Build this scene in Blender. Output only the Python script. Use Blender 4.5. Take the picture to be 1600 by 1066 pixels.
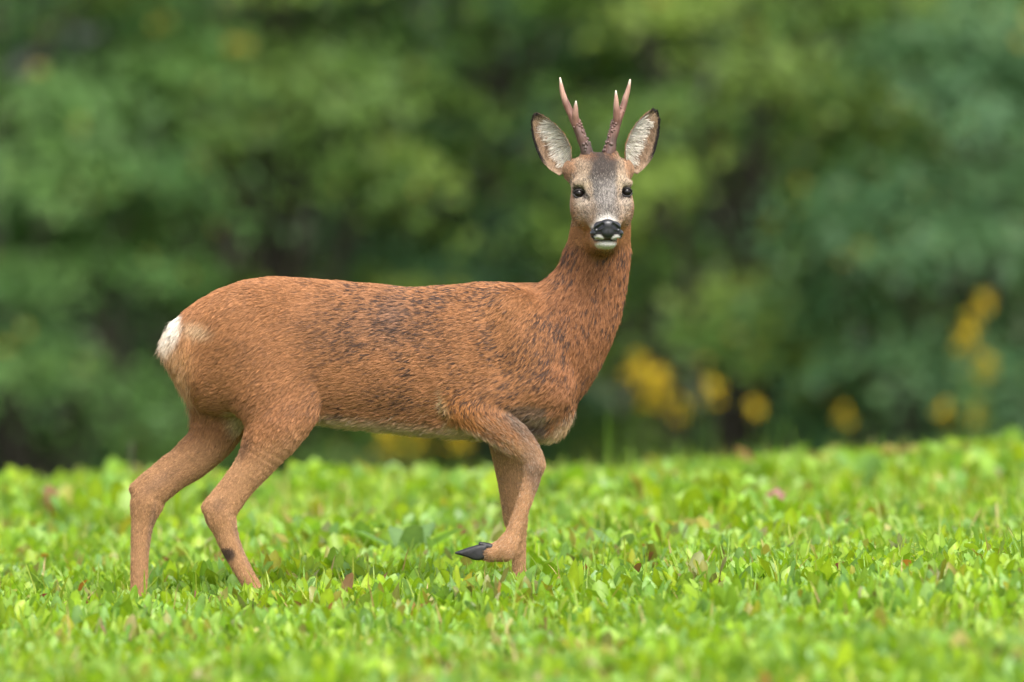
import bpy, math, random
import numpy as np
from mathutils import Vector, Matrix

# ------------------------------------------------------------------ camera, sky, sun, exposure
scene = bpy.context.scene
for o in list(bpy.data.objects):
    bpy.data.objects.remove(o)
col = scene.collection
R = math.radians

cam_data = bpy.data.cameras.new('camera')
cam = bpy.data.objects.new('camera', cam_data)
col.objects.link(cam)
cam_data.sensor_width = 36.0
cam_data.lens = 400.0
cam_data.clip_start = 0.1
cam_data.clip_end = 2000.0
cam.location = (0.0, -24.5, 1.2)
cam.rotation_euler = (R(90 - 1.477), 0, 0)
cam_data.dof.use_dof = True
cam_data.dof.focus_distance = 24.40
cam_data.dof.aperture_fstop = 3.0
cam_data.dof.aperture_blades = 9
scene.camera = cam

world = bpy.data.worlds.new('World')
scene.world = world
world.use_nodes = True
wn = world.node_tree
wn.nodes.clear()
w_out = wn.nodes.new('ShaderNodeOutputWorld')
w_bg = wn.nodes.new('ShaderNodeBackground')
w_sky = wn.nodes.new('ShaderNodeTexSky')
w_sky.sky_type = 'NISHITA'
w_sky.sun_disc = False
w_sky.sun_elevation = R(52)
w_sky.sun_rotation = R(200)
w_sky.air_density = 1.0
w_sky.dust_density = 4.0
w_sky.ozone_density = 1.0
w_hsv = wn.nodes.new('ShaderNodeHueSaturation')     # cloud veil: greyer sky all over
w_hsv.inputs['Saturation'].default_value = 0.35
wn.links.new(w_sky.outputs[0], w_hsv.inputs['Color'])
wn.links.new(w_hsv.outputs[0], w_bg.inputs[0])
w_bg.inputs[1].default_value = 0.13
wn.links.new(w_bg.outputs[0], w_out.inputs[0])

sun_d = bpy.data.lights.new('sun', 'SUN')
sun_d.energy = 1.5
sun_d.angle = R(30)
sun_d.color = (1.0, 0.95, 0.87)
sun = bpy.data.objects.new('sun', sun_d)
col.objects.link(sun)
# from above, behind the camera and a little to the right
sdir = Vector((0.22, -0.62, 0.0)).normalized() * math.cos(R(52)) + Vector((0, 0, math.sin(R(52))))
sun.rotation_euler = sdir.to_track_quat('Z', 'Y').to_euler()
w_sky.sun_rotation = math.atan2(sdir.x, sdir.y)

scene.view_settings.view_transform = 'Standard'
scene.view_settings.look = 'None'
scene.view_settings.exposure = 1.35
scene.view_settings.gamma = 1.0
scene.render.film_transparent = False
scene.cycles.use_denoising = True
scene.cycles.max_bounces = 8
scene.cycles.diffuse_bounces = 4
scene.cycles.transmission_bounces = 4
scene.cycles.transparent_max_bounces = 4
scene.cycles_curves.shape = 'RIBBONS'

rng = np.random.default_rng(11)
random.seed(5)

# ------------------------------------------------------------------ helpers
def tag(o, label=None, cat=None, group=None, kind=None):
    if label: o['label'] = label
    if cat: o['category'] = cat
    if group: o['group'] = group
    if kind: o['kind'] = kind
    return o

def empty(name, loc=(0, 0, 0), rz=0.0):
    o = bpy.data.objects.new(name, None)
    o.empty_display_size = 0.05
    o.location = loc
    o.rotation_euler = (0, 0, rz)
    col.objects.link(o)
    return o

def np_mesh(name, V, loops, counts, mats=(), colors=None, smooth=True, uv=None):
    """V (n,3), loops flat vertex indices, counts loop totals."""
    me = bpy.data.meshes.new(name)
    V = np.asarray(V, np.float32)
    loops = np.asarray(loops, np.int32).ravel()
    counts = np.asarray(counts, np.int32)
    me.vertices.add(len(V)); me.vertices.foreach_set('co', V.ravel())
    me.loops.add(len(loops)); me.loops.foreach_set('vertex_index', loops)
    me.polygons.add(len(counts))
    starts = np.concatenate([[0], np.cumsum(counts)[:-1]]).astype(np.int32)
    me.polygons.foreach_set('loop_start', starts)
    me.polygons.foreach_set('loop_total', counts)
    if smooth:
        me.polygons.foreach_set('use_smooth', np.ones(len(counts), bool))
    me.update(calc_edges=True)
    if colors is not None:
        a = me.attributes.new('col', 'FLOAT_COLOR', 'POINT')
        c = np.ones((len(V), 4), np.float32); c[:, :3] = colors
        a.data.foreach_set('color', c.ravel())
    for m in mats:
        me.materials.append(m)
    return me

def link(name, data, parent=None, loc=(0, 0, 0), rot=(0, 0, 0), scale=(1, 1, 1)):
    o = bpy.data.objects.new(name, data)
    col.objects.link(o)
    o.location = loc; o.rotation_euler = rot; o.scale = scale
    if parent: o.parent = parent
    return o

def new_mat(name):
    m = bpy.data.materials.new(name); m.use_nodes = True
    nt = m.node_tree
    b = nt.nodes['Principled BSDF']
    return m, nt, b

def hash3(ix, iy, iz, seed=0):
    h = (ix.astype(np.int64) * 374761393 + iy.astype(np.int64) * 668265263 + iz.astype(np.int64) * 2147483647 + seed * 974634777) & 0xffffffff
    h = ((h ^ (h >> 13)) * 1274126177) & 0xffffffff
    h = (h ^ (h >> 16)) & 0xffff
    return h / 65535.0

def vnoise(P, scale, seed=0):
    """smooth value noise in 0..1 at points P (n,3) with feature size `scale`."""
    q = np.asarray(P, np.float64) / scale
    i = np.floor(q).astype(np.int64); f = q - i
    f = f * f * (3 - 2 * f)
    r = 0
    for dx in (0, 1):
        for dy in (0, 1):
            for dz in (0, 1):
                w = (f[:, 0] if dx else 1 - f[:, 0]) * (f[:, 1] if dy else 1 - f[:, 1]) * (f[:, 2] if dz else 1 - f[:, 2])
                r = r + w * hash3(i[:, 0] + dx, i[:, 1] + dy, i[:, 2] + dz, seed)
    return r

def sstep(a, b, x):
    t = np.clip((x - a) / (b - a), 0, 1)
    return t * t * (3 - 2 * t)

# ------------------------------------------------------------------ materials
def leaf_material(name, rough=0.42, trans=0.42, spec=0.35, tint=(1.15, 1.1, 0.55)):
    m, nt, b = new_mat(name)
    N, L = nt.nodes, nt.links
    at = N.new('ShaderNodeAttribute'); at.attribute_name = 'col'
    tc = N.new('ShaderNodeTexCoord')
    nz = N.new('ShaderNodeTexNoise'); nz.inputs['Scale'].default_value = 60.0; nz.inputs['Detail'].default_value = 3.0
    L.new(tc.outputs['Object'], nz.inputs['Vector'])
    mr = N.new('ShaderNodeMapRange'); mr.inputs['To Min'].default_value = 0.7; mr.inputs['To Max'].default_value = 1.3
    L.new(nz.outputs['Fac'], mr.inputs['Value'])
    mx = N.new('ShaderNodeVectorMath'); mx.operation = 'SCALE'
    L.new(at.outputs['Color'], mx.inputs[0]); L.new(mr.outputs[0], mx.inputs['Scale'])
    L.new(mx.outputs[0], b.inputs['Base Color'])
    b.inputs['Roughness'].default_value = rough
    b.inputs['Specular IOR Level'].default_value = spec
    tr = N.new('ShaderNodeBsdfTranslucent')
    t2 = N.new('ShaderNodeVectorMath'); t2.operation = 'MULTIPLY'; t2.inputs[1].default_value = tint
    L.new(mx.outputs[0], t2.inputs[0]); L.new(t2.outputs[0], tr.inputs['Color'])
    ms = N.new('ShaderNodeMixShader'); ms.inputs[0].default_value = trans
    L.new(b.outputs[0], ms.inputs[1]); L.new(tr.outputs[0], ms.inputs[2])
    L.new(ms.outputs[0], N['Material Output'].inputs['Surface'])
    return m

M_meadow = leaf_material('meadow_leaf', rough=0.42, trans=0.5, spec=0.5)
M_tree = leaf_material('tree_leaf', rough=0.5, trans=0.3, spec=0.3, tint=(1.1, 1.1, 0.5))

def bark_material():
    m, nt, b = new_mat('bark'); N, L = nt.nodes, nt.links
    nz = N.new('ShaderNodeTexNoise'); nz.inputs['Scale'].default_value = 9; nz.inputs['Detail'].default_value = 6
    tc = N.new('ShaderNodeTexCoord'); mp = N.new('ShaderNodeMapping'); mp.inputs['Scale'].default_value = (3, 3, 0.6)
    L.new(tc.outputs['Object'], mp.inputs[0]); L.new(mp.outputs[0], nz.inputs['Vector'])
    cr = N.new('ShaderNodeValToRGB')
    cr.color_ramp.elements[0].position = 0.3; cr.color_ramp.elements[0].color = (0.035, 0.026, 0.018, 1)
    cr.color_ramp.elements[1].position = 0.7; cr.color_ramp.elements[1].color = (0.060, 0.055, 0.040, 1)
    L.new(nz.outputs['Fac'], cr.inputs[0]); L.new(cr.outputs[0], b.inputs['Base Color'])
    bp = N.new('ShaderNodeBump'); bp.inputs['Strength'].default_value = 0.6; bp.inputs['Distance'].default_value = 0.02
    L.new(nz.outputs['Fac'], bp.inputs['Height']); L.new(bp.outputs[0], b.inputs['Normal'])
    b.inputs['Roughness'].default_value = 0.9
    return m
M_bark = bark_material()

def soil_material():
    m, nt, b = new_mat('soil'); N, L = nt.nodes, nt.links
    tc = N.new('ShaderNodeTexCoord')
    nz = N.new('ShaderNodeTexNoise'); nz.inputs['Scale'].default_value = 3; nz.inputs['Detail'].default_value = 8
    L.new(tc.outputs['Object'], nz.inputs['Vector'])
    n2 = N.new('ShaderNodeTexNoise'); n2.inputs['Scale'].default_value = 60; n2.inputs['Detail'].default_value = 5
    L.new(tc.outputs['Object'], n2.inputs['Vector'])
    cr = N.new('ShaderNodeValToRGB')
    cr.color_ramp.elements[0].position = 0.35; cr.color_ramp.elements[0].color = (0.05, 0.06, 0.02, 1)
    cr.color_ramp.elements[1].position = 0.65; cr.color_ramp.elements[1].color = (0.075, 0.12, 0.025, 1)
    L.new(nz.outputs['Fac'], cr.inputs[0])
    mx = N.new('ShaderNodeMix'); mx.data_type = 'RGBA'; mx.blend_type = 'MULTIPLY'; mx.inputs[0].default_value = 0.6
    L.new(cr.outputs[0], mx.inputs[6]); L.new(n2.outputs['Color'], mx.inputs[7]); L.new(mx.outputs[2], b.inputs['Base Color'])
    bp = N.new('ShaderNodeBump'); bp.inputs['Strength'].default_value = 0.7; bp.inputs['Distance'].default_value = 0.02
    L.new(n2.outputs['Fac'], bp.inputs['Height']); L.new(bp.outputs[0], b.inputs['Normal'])
    b.inputs['Roughness'].default_value = 0.95
    return m
M_soil = soil_material()

# ------------------------------------------------------------------ terrain
def gz(x, y):
    """height of the ground: gentle cross slope, a low crest 7 m past the deer, then falling to the wood."""
    x = np.asarray(x, float); y = np.asarray(y, float)
    z = 0.034 * 5 * np.tanh(x / 5)
    far = 1 - np.exp(-(x ** 2 + y ** 2) / 2.0)
    z = z + far * (0.012 * np.sin(x * 2.1 + 0.7 * y) + 0.010 * np.sin(y * 1.7 + 1.3 * x + 1.0))
    d = np.clip(y - 5.4, 0, None)
    z = z - 1.15 * (1 - np.exp(-(d / 9.0) ** 2))
    return z

def build_ground():
    xs = np.unique(np.concatenate([np.linspace(-600, -20, 16), np.linspace(-20, 20, 121), np.linspace(20, 600, 16)]))
    ys = np.unique(np.concatenate([np.linspace(-600, -40, 12), np.linspace(-40, -8, 40), np.linspace(-8, 12, 101), np.linspace(12, 60, 40), np.linspace(60, 900, 16)]))
    X, Y = np.meshgrid(xs, ys, indexing='ij')
    fade = np.exp(-(np.maximum(np.hypot(X, Y) - 30, 0) / 60) ** 2)
    Z = gz(X, Y) * np.where(Y > 20, 1, fade)
    V = np.stack([X, Y, Z], -1).reshape(-1, 3)
    nx, ny = len(xs), len(ys)
    i, j = np.meshgrid(np.arange(nx - 1), np.arange(ny - 1), indexing='ij')
    a = (i * ny + j).ravel()
    F = np.stack([a, a + ny, a + ny + 1, a + 1], 1)
    o = link('ground', np_mesh('ground', V, F, np.full(len(F), 4), [M_soil]))
    tag(o, kind='structure')
build_ground()

# ------------------------------------------------------------------ roe deer: one smooth implicit body
K = 1 / 725.0                     # drawing unit of the deer plan (side elevation), metres
def U(a, b, y=0.0):
    return np.array([(a - 800) * K, y, (945 - b) * K])

class Loft:
    """barrel along x: stations (x, top, bottom, half width)"""
    def __init__(s, st, k, flow, ex=2.0, y0=0.0):
        st = np.array(st, float)
        s.x = (st[:, 0] - 800) * K; s.zt = (945 - st[:, 1]) * K; s.zb = (945 - st[:, 2]) * K; s.w = st[:, 3]
        s.k = k; s.flow = np.array(flow, float); s.ex = ex; s.y0 = y0
        s.lo = np.array([s.x[0], y0 - s.w.max(), s.zb.min()]); s.hi = np.array([s.x[-1], y0 + s.w.max(), s.zt.max()])
        xx = np.linspace(s.x[0], s.x[-1], 400)
        ker = np.hanning(31); ker /= ker.sum()
        sm = lambda v: np.convolve(np.pad(np.interp(xx, s.x, v), 15, mode='edge'), ker, 'valid')
        s.xx, s.zt2, s.zb2, s.w2 = xx, sm(s.zt), sm(s.zb), sm(s.w)
    def d(s, p):
        x = np.clip(p[..., 0], s.x[0], s.x[-1])
        zt = np.interp(x, s.xx, s.zt2); zb = np.interp(x, s.xx, s.zb2); w = np.interp(x, s.xx, s.w2)
        hz = (zt - zb) / 2; zc = (zt + zb) / 2
        a = (p[..., 2] - zc) / hz; b = (p[..., 1] - s.y0) / w
        e = s.ex
        t = (np.abs(a) ** e + np.abs(b) ** e) ** (1 / e) + 1e-6
        g = np.sqrt((a / hz) ** 2 + (b / w) ** 2) + 1e-6
        d = t * (t - 1) / g
        ox = (p[..., 0] - x) * 2.2
        return np.where(ox == 0, d, np.sqrt(np.maximum(d, 0) ** 2 + ox ** 2) + np.minimum(d, 0))

class Cone:
    """tapered bone from A to B, y squashed by s"""
    def __init__(s, A, B, ra, rb, k, sy=1.0, flow=None):
        s.A, s.B, s.ra, s.rb, s.k, s.sy = np.array(A), np.array(B), ra, rb, k, sy
        v = s.B - s.A
        s.flow = np.array(flow, float) if flow is not None else v / (np.linalg.norm(v) + 1e-9)
        r = max(ra, rb)
        s.lo = np.minimum(A, B) - r; s.hi = np.maximum(A, B) + r
    def d(s, p):
        sc = np.array([1, 1 / s.sy, 1])
        A = s.A * sc; B = s.B * sc; q = p * sc
        v = B - A; L2 = v @ v
        t = np.clip(((q - A) @ v) / L2, 0, 1)
        t2 = t
        r = s.ra + (s.rb - s.ra) * t2
        dd = np.linalg.norm(q - A - t[..., None] * v, axis=-1) - r
        return dd * (0.5 + 0.5 * min(1, s.sy))

class Ell:
    def __init__(s, C, r, k, flow=(0, 0, -1), rot=None, neg=False):
        s.C = np.array(C, float); s.r = np.array(r, float); s.k = k; s.flow = np.array(flow, float); s.neg = neg
        s.rot = None if rot is None else np.array(rot)      # rows = local axes
        m = s.r.max() if rot is not None else s.r
        s.lo = s.C - m; s.hi = s.C + m
    def d(s, p):
        q = p - s.C
        if s.rot is not None: q = q @ s.rot.T
        a = q / s.r
        k0 = np.linalg.norm(a, axis=-1) + 1e-6
        k1 = np.linalg.norm(a / s.r, axis=-1) + 1e-6
        return k0 * (k0 - 1) / k1

def smin(a, b, k):
    h = np.maximum(k - np.abs(a - b), 0) / k
    return np.minimum(a, b) - h * h * k * 0.25
def smax(a, b, k):
    return -smin(-a, -b, k)

def surface_nets(F, org, h):
    ins = F < 0
    n = np.array(F.shape) - 1
    c = [ins[a:a + n[0], b:b + n[1], d:d + n[2]] for a in (0, 1) for b in (0, 1) for d in (0, 1)]
    cnt = sum(x.astype(np.int8) for x in c)
    cell = (cnt > 0) & (cnt < 8)
    idx = np.full(cell.shape, -1, np.int32)
    ci = np.argwhere(cell)
    idx[cell] = np.arange(len(ci))
    acc = np.zeros((len(ci), 3)); num = np.zeros(len(ci))
    corners = [(a, b, d) for a in (0, 1) for b in (0, 1) for d in (0, 1)]
    val = {q: F[ci[:, 0] + q[0], ci[:, 1] + q[1], ci[:, 2] + q[2]] for q in corners}
    for q in corners:
        for ax in range(3):
            if q[ax] == 0:
                r = list(q); r[ax] = 1; r = tuple(r)
                f0, f1 = val[q], val[r]
                m = (f0 < 0) != (f1 < 0)
                t = np.where(m, f0 / np.where(m, f0 - f1, 1), 0)
                pt = np.tile(np.array(q, float), (len(ci), 1)); pt[:, ax] += t
                acc[m] += pt[m]; num[m] += 1
    V = org + (ci + acc / num[:, None]) * h
    quads = []
    for ax in range(3):
        u, v = (ax + 1) % 3, (ax + 2) % 3
        sl0 = [slice(None)] * 3; sl1 = [slice(None)] * 3
        sl0[ax] = slice(0, -1); sl1[ax] = slice(1, None)
        a, b = ins[tuple(sl0)], ins[tuple(sl1)]
        for flip, m in ((False, a & ~b), (True, ~a & b)):
            e = np.argwhere(m)
            ok = (e[:, u] > 0) & (e[:, v] > 0) & (e[:, u] < F.shape[u] - 1) & (e[:, v] < F.shape[v] - 1)
            e = e[ok]
            def at(du, dv):
                g = e.copy(); g[:, u] += du; g[:, v] += dv
                return idx[g[:, 0], g[:, 1], g[:, 2]]
            q = np.stack([at(-1, -1), at(0, -1), at(0, 0), at(-1, 0)], 1)
            quads.append(q[:, ::-1] if flip else q)
    Q = np.concatenate(quads)
    return V, Q

def field_mesh(prims, lo, hi, h, off=0.0, subs=()):
    lo = np.array(lo); hi = np.array(hi)
    n = np.ceil((hi - lo) / h).astype(int) + 1
    F = np.full(n, 0.2, np.float32)
    ax = [lo[i] + h * np.arange(n[i]) for i in range(3)]
    def region(pr, mar):
        a = np.clip(np.floor((pr.lo - mar - lo) / h).astype(int), 0, n)
        b = np.clip(np.ceil((pr.hi + mar - lo) / h).astype(int) + 1, 0, n)
        sl = tuple(slice(a[i], b[i]) for i in range(3))
        P = np.stack(np.meshgrid(*[ax[i][sl[i]] for i in range(3)], indexing='ij'), -1)
        return sl, P
    for pr in prims:
        sl, P = region(pr, pr.k + 2.5 * h)
        if min(P.shape) == 0: continue
        F[sl] = smin(F[sl], pr.d(P).astype(np.float32), pr.k)
    for pr in subs:
        sl, P = region(pr, pr.k + 2.5 * h)
        F[sl] = smax(F[sl], -pr.d(P).astype(np.float32), pr.k)
    return surface_nets(F + off, lo, h)

def vnormals(V, Q):
    a = V[Q[:, 2]] - V[Q[:, 0]]; b = V[Q[:, 3]] - V[Q[:, 1]]
    fn = np.cross(a, b)
    N = np.zeros_like(V)
    for i in range(4):
        for c in range(3):
            N[:, c] += np.bincount(Q[:, i], fn[:, c], len(V))
    return N / (np.linalg.norm(N, axis=1)[:, None] + 1e-12), fn

# head frame: origin between the eyes; u = across, v = up, w = out of the face
HY = -0.115
HC = U(941, 300, HY)
yaw = R(6.5)
HU = np.array([math.cos(yaw), math.sin(yaw) * 1.0, 0]); HU /= np.linalg.norm(HU)
HW = np.array([math.sin(yaw), -math.cos(yaw), 0])
HV = np.array([0, 0, 1.0])
HROT = np.stack([HU, HV, HW])
def H(u, v, w):
    """millimetres in the head frame"""
    return HC + (HU * u + HV * v + HW * w) * 0.001
def head_coords(P):
    return ((P - HC) @ HROT.T) * 1000.0

def spline(pts, sub=5):
    """Catmull-Rom through rows of pts"""
    p = np.array(pts, float)
    p = np.vstack([2 * p[0] - p[1], p, 2 * p[-1] - p[-2]])
    out = []
    for i in range(1, len(p) - 2):
        for t in np.linspace(0, 1, sub, endpoint=False):
            a, b, c, d = p[i - 1], p[i], p[i + 1], p[i + 2]
            out.append(.5 * (2 * b + (c - a) * t + (2 * a - 5 * b + 4 * c - d) * t * t + (3 * b - a - 3 * c + d) * t ** 3))
    out.append(p[-2])
    return np.array(out)

class Limb:
    """smooth tapered limb through (a, b, y, r) plan points"""
    def __init__(s, pts, k, sy, flow=None):
        q = spline(pts)
        s.pt = np.array([U(a, b, y) for a, b, y, r in q]); s.r = q[:, 3] * K
        s.k, s.sy = k, sy
        s.fixed = flow
        v = s.pt[-1] - s.pt[0]
        s.flow = np.array(flow if flow is not None else v / np.linalg.norm(v), float)
        s.lo = s.pt.min(0) - s.r.max(); s.hi = s.pt.max(0) + s.r.max()
    def d(s, p, want_dir=False):
        sc = np.array([1, 1 / s.sy, 1]); q = p * sc
        best = np.full(p.shape[:-1], 9.0); bd = np.zeros(p.shape[:-1] + (3,)) if want_dir else None
        for i in range(len(s.pt) - 1):
            A, B = s.pt[i] * sc, s.pt[i + 1] * sc
            v = B - A
            t = np.clip(((q - A) @ v) / (v @ v), 0, 1)
            dd = np.linalg.norm(q - A - t[..., None] * v, axis=-1) - (s.r[i] + (s.r[i + 1] - s.r[i]) * t)
            if want_dir:
                m = dd < best
                bd[m] = (s.pt[i + 1] - s.pt[i]) / np.linalg.norm(s.pt[i + 1] - s.pt[i])
            best = np.minimum(best, dd)
        best = best * (0.5 + 0.5 * min(1, s.sy))
        return (best, bd) if want_dir else best

def chain(pts, k, sy, flow=None):
    return [Limb(pts, k, sy, flow)]

prims = []
prims.append(Loft([
    (265, 528, 560, .022), (268, 514, 574, .038), (275, 499, 592, .056), (288, 485, 616, .075), (308, 470, 640, .090), (345, 450, 650, .102), (380, 437, 648, .108),
    (425, 432, 654, .112), (490, 435, 658, .112), (560, 441, 666, .120), (640, 448, 674, .126), (700, 446, 680, .124), (755, 440, 684, .112),
    (800, 441, 684, .100), (840, 452, 682, .088), (870, 472, 664, .075), (892, 515, 630, .055), (904, 555, 605, .03), (909, 578, 590, .006)],
    0.02, (-1, 0, -0.25), 2.15))
# neck
neck = [(835, 545, 0, 92), (870, 520, 0, 82), (897, 490, -.005, 71), (914, 460, -.010, 61), (926, 430, -.018, 54.5), (933, 400, -.026, 51.5), (937, 370, -.035, 49.5), (940, 340, -.045, 47)]
prims += chain(neck, 0.03, 0.86, flow=(-0.35, 0, -0.95))
# breast
prims.append(Ell(U(862, 618, 0), (40 * K, .068, 60 * K), 0.03, (-0.3, 0, -1)))
prims.append(Ell(U(888, 556, 0), (44 * K, .06, 60 * K), 0.03, (-0.3, 0, -1)))
# shoulder blades and upper arms
for sgn in (-1, 1):
    prims.append(Cone(U(800, 490, sgn * .062), U(848, 595, sgn * .062), 40 * K, 44 * K, 0.03, .75, (-0.6, 0, -0.8)))
    prims.append(Cone(U(845, 600, sgn * .066), U(735, 628, sgn * .072), 42 * K, 34 * K, 0.025, .8, (-0.8, 0, -0.55)))
# raised near foreleg
yn = -.078
prims += chain([(716, 632, yn, 25), (758, 648, yn, 31), (788, 668, yn, 28.5), (814, 693, yn, 23.5), (829, 711, yn, 20.5), (834, 724, yn, 18.5)], 0.012, .85)
prims += chain([(834, 724, yn, 18), (829, 752, yn, 15), (816, 792, yn - .002, 13.2), (803, 828, yn - .004, 14), (795, 846, yn - .004, 17.5), (788, 857, yn - .004, 18)], 0.008, .9)
prims += chain([(788, 857, yn - .004, 18), (768, 861, yn - .004, 16), (748, 861, yn - .004, 11.5)], 0.008, .95)
# far foreleg, planted
yf = .072
prims += chain([(790, 640, yf, 42), (794, 700, yf, 30), (799, 745, yf, 25), (803, 788, yf, 22), (806, 815, yf, 20.5), (810, 842, yf, 14), (811, 880, yf, 12.5), (811, 912, yf, 13.5), (811, 920, yf, 15), (808, 928, yf, 13)], 0.012, .85)
# near hind leg
prims += chain([(385, 520, -.058, 72), (420, 600, -.064, 66), (436, 640, -.068, 55)], 0.03, .62, (-0.75, 0, -0.7))
prims += chain([(462, 628, -.070, 32), (436, 660, -.072, 47), (404, 716, -.072, 33), (376, 753, -.072, 27), (354, 784, -.072, 26.5), (346, 799, -.072, 27.5), (353, 826, -.072, 21), (364.5, 857, -.072, 17.8), (386, 898, -.072, 15.2), (402, 924, -.072, 14), (409, 937, -.072, 14.5), (414, 944, -.072, 13)], 0.012, .8)
# far hind leg, trailing
yh = .066
prims += chain([(385, 540, .058, 70), (350, 620, .062, 58)], 0.03, .62, (-0.6, 0, -0.8))
prims += chain([(352, 630, yh, 54), (330, 685, yh, 39), (300, 718, yh, 34), (268, 742, yh, 30), (238, 768, yh, 29.5), (229, 786, yh, 28.5), (222, 816, yh, 20.5), (218, 850, yh, 17), (216, 900, yh, 15.3), (214, 932, yh, 14.5), (214, 944, yh, 15.5), (217, 952, yh, 13)], 0.012, .8)
# heel bones and tendons above the hocks
prims.append(Cone(U(368, 742, -.072), U(325, 790, -.072), 9 * K, 9.5 * K, 0.012, .9))
prims.append(Cone(U(262, 722, yh), U(209, 764, yh), 9 * K, 9.5 * K, 0.012, .9))
# flank fold
prims.append(Ell(U(478, 630, -.085), (22 * K, .02, 40 * K), 0.02, (-0.6, 0, -0.8)))
# tail stump
prims.append(Cone(U(282, 512, 0), U(274, 540, 0), 14 * K, 10 * K, 0.02, 1.0, (-0.1, 0, -1)))
torso_n = len(prims)
# head
up = (0, .25, 1)
prims += [
    Ell(H(0, 30, -62), (.064, .058, .072), 0.02, up, HROT),            # brain case
    Ell(H(0, -18, -40), (.066, .062, .058), 0.02, (0, .9, .3), HROT),   # cheeks
    Cone(H(0, 6, -28), H(0, -50, 32), .054, .040, 0.015, 1.0, (0, .55, .8)),
    Cone(H(0, -50, 32), H(0, -82, 64), .040, .028, 0.012, 1.0, (0, .6, .8)),
    Ell(H(0, -86, 62), (.035, .021, .027), 0.010, (0, .8, .4), HROT),   # muzzle
    Ell(H(-15, -91, 68), (.017, .012, .018), 0.016, (-.6, .7, -.2), HROT),
    Ell(H(15, -91, 68), (.017, .012, .018), 0.016, (.6, .7, -.2), HROT),
    Ell(H(0, -109, 59), (.022, .010, .020), 0.010, (0, .5, -.6), HROT),  # chin
    Cone(H(0, -104, 40), H(0, -96, -20), .024, .040, 0.02, 1.0, (0, .9, -.3)),   # jaw
]
for s_ in (-1, 1):
    prims += [
        Ell(H(s_ * 43, 20, -8), (.023, .013, .022), 0.012, (s_ * .5, .4, .8), HROT),   # brow
        Ell(H(s_ * 40, -36, -10), (.030, .044, .036), 0.02, (s_ * .5, .8, .2), HROT),  # cheek bone
        Cone(H(s_ * 26, 62, -58), H(s_ * 29, 78, -60), .017, .015, 0.015, 1.0, (0, 0, 1)),  # pedicle
        Ell(H(s_ * 57, 48, -80), (.022, .024, .024), 0.022, (s_ * .6, .1, .7), HROT),   # ear root
    ]
subs = []
for s_ in (-1, 1):
    subs.append(Ell(H(s_ * 53.5, -1, 4), (.0140, .0105, .013), 0.006, rot=HROT))        # eye socket
    subs.append(Cone(H(s_ * 44, -6, 18), H(s_ * 36, -18, 30), .004, .002, 0.006))      # tear groove
subs.append(Cone(H(-19, -102, 78), H(19, -102, 78), .0025, .0025, 0.004))               # mouth line
subs.append(Cone(H(-19, -102, 78), H(-30, -98, 48), .0025, .0015, 0.004))
subs.append(Cone(H(19, -102, 78), H(30, -98, 48), .0025, .0015, 0.004))

VB, QB = field_mesh(prims, (-0.87, -0.26, -0.06), (0.31, 0.175, 1.0), 0.0032, 0.0028, subs)
NB, FN = vnormals(VB, QB)
if (NB[:, 2] * (VB[:, 2] - VB[:, 2].mean())).sum() < 0:
    QB = QB[:, ::-1]; NB, FN = vnormals(VB, QB)

# ---- coat colours (real pigment of the coat, by place on the body)
RUF = np.array([.355, .163, .070]); RED = np.array([.255, .105, .046]); TAN = np.array([.40, .222, .112]); DRK = np.array([.055, .034, .026])
CRM = np.array([.58, .44, .27]); WHT = np.array([.80, .77, .70]); GRY = np.array([.21, .20, .19]); BLK = np.array([.014, .013, .014])
def lerp(a, b, t):
    return a + (b - a) * np.asarray(t)[:, None]
def blob(qx, qy, cx, cy, rx, ry, soft=.5, ang=0):
    c, s = math.cos(R(ang)), math.sin(R(ang))
    dx, dy = qx - cx, qy - cy
    a, b = dx * c + dy * s, -dx * s + dy * c
    t = np.sqrt((a / rx) ** 2 + (b / ry) ** 2)
    return 1 - sstep(1 - soft, 1 + soft, t)

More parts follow.
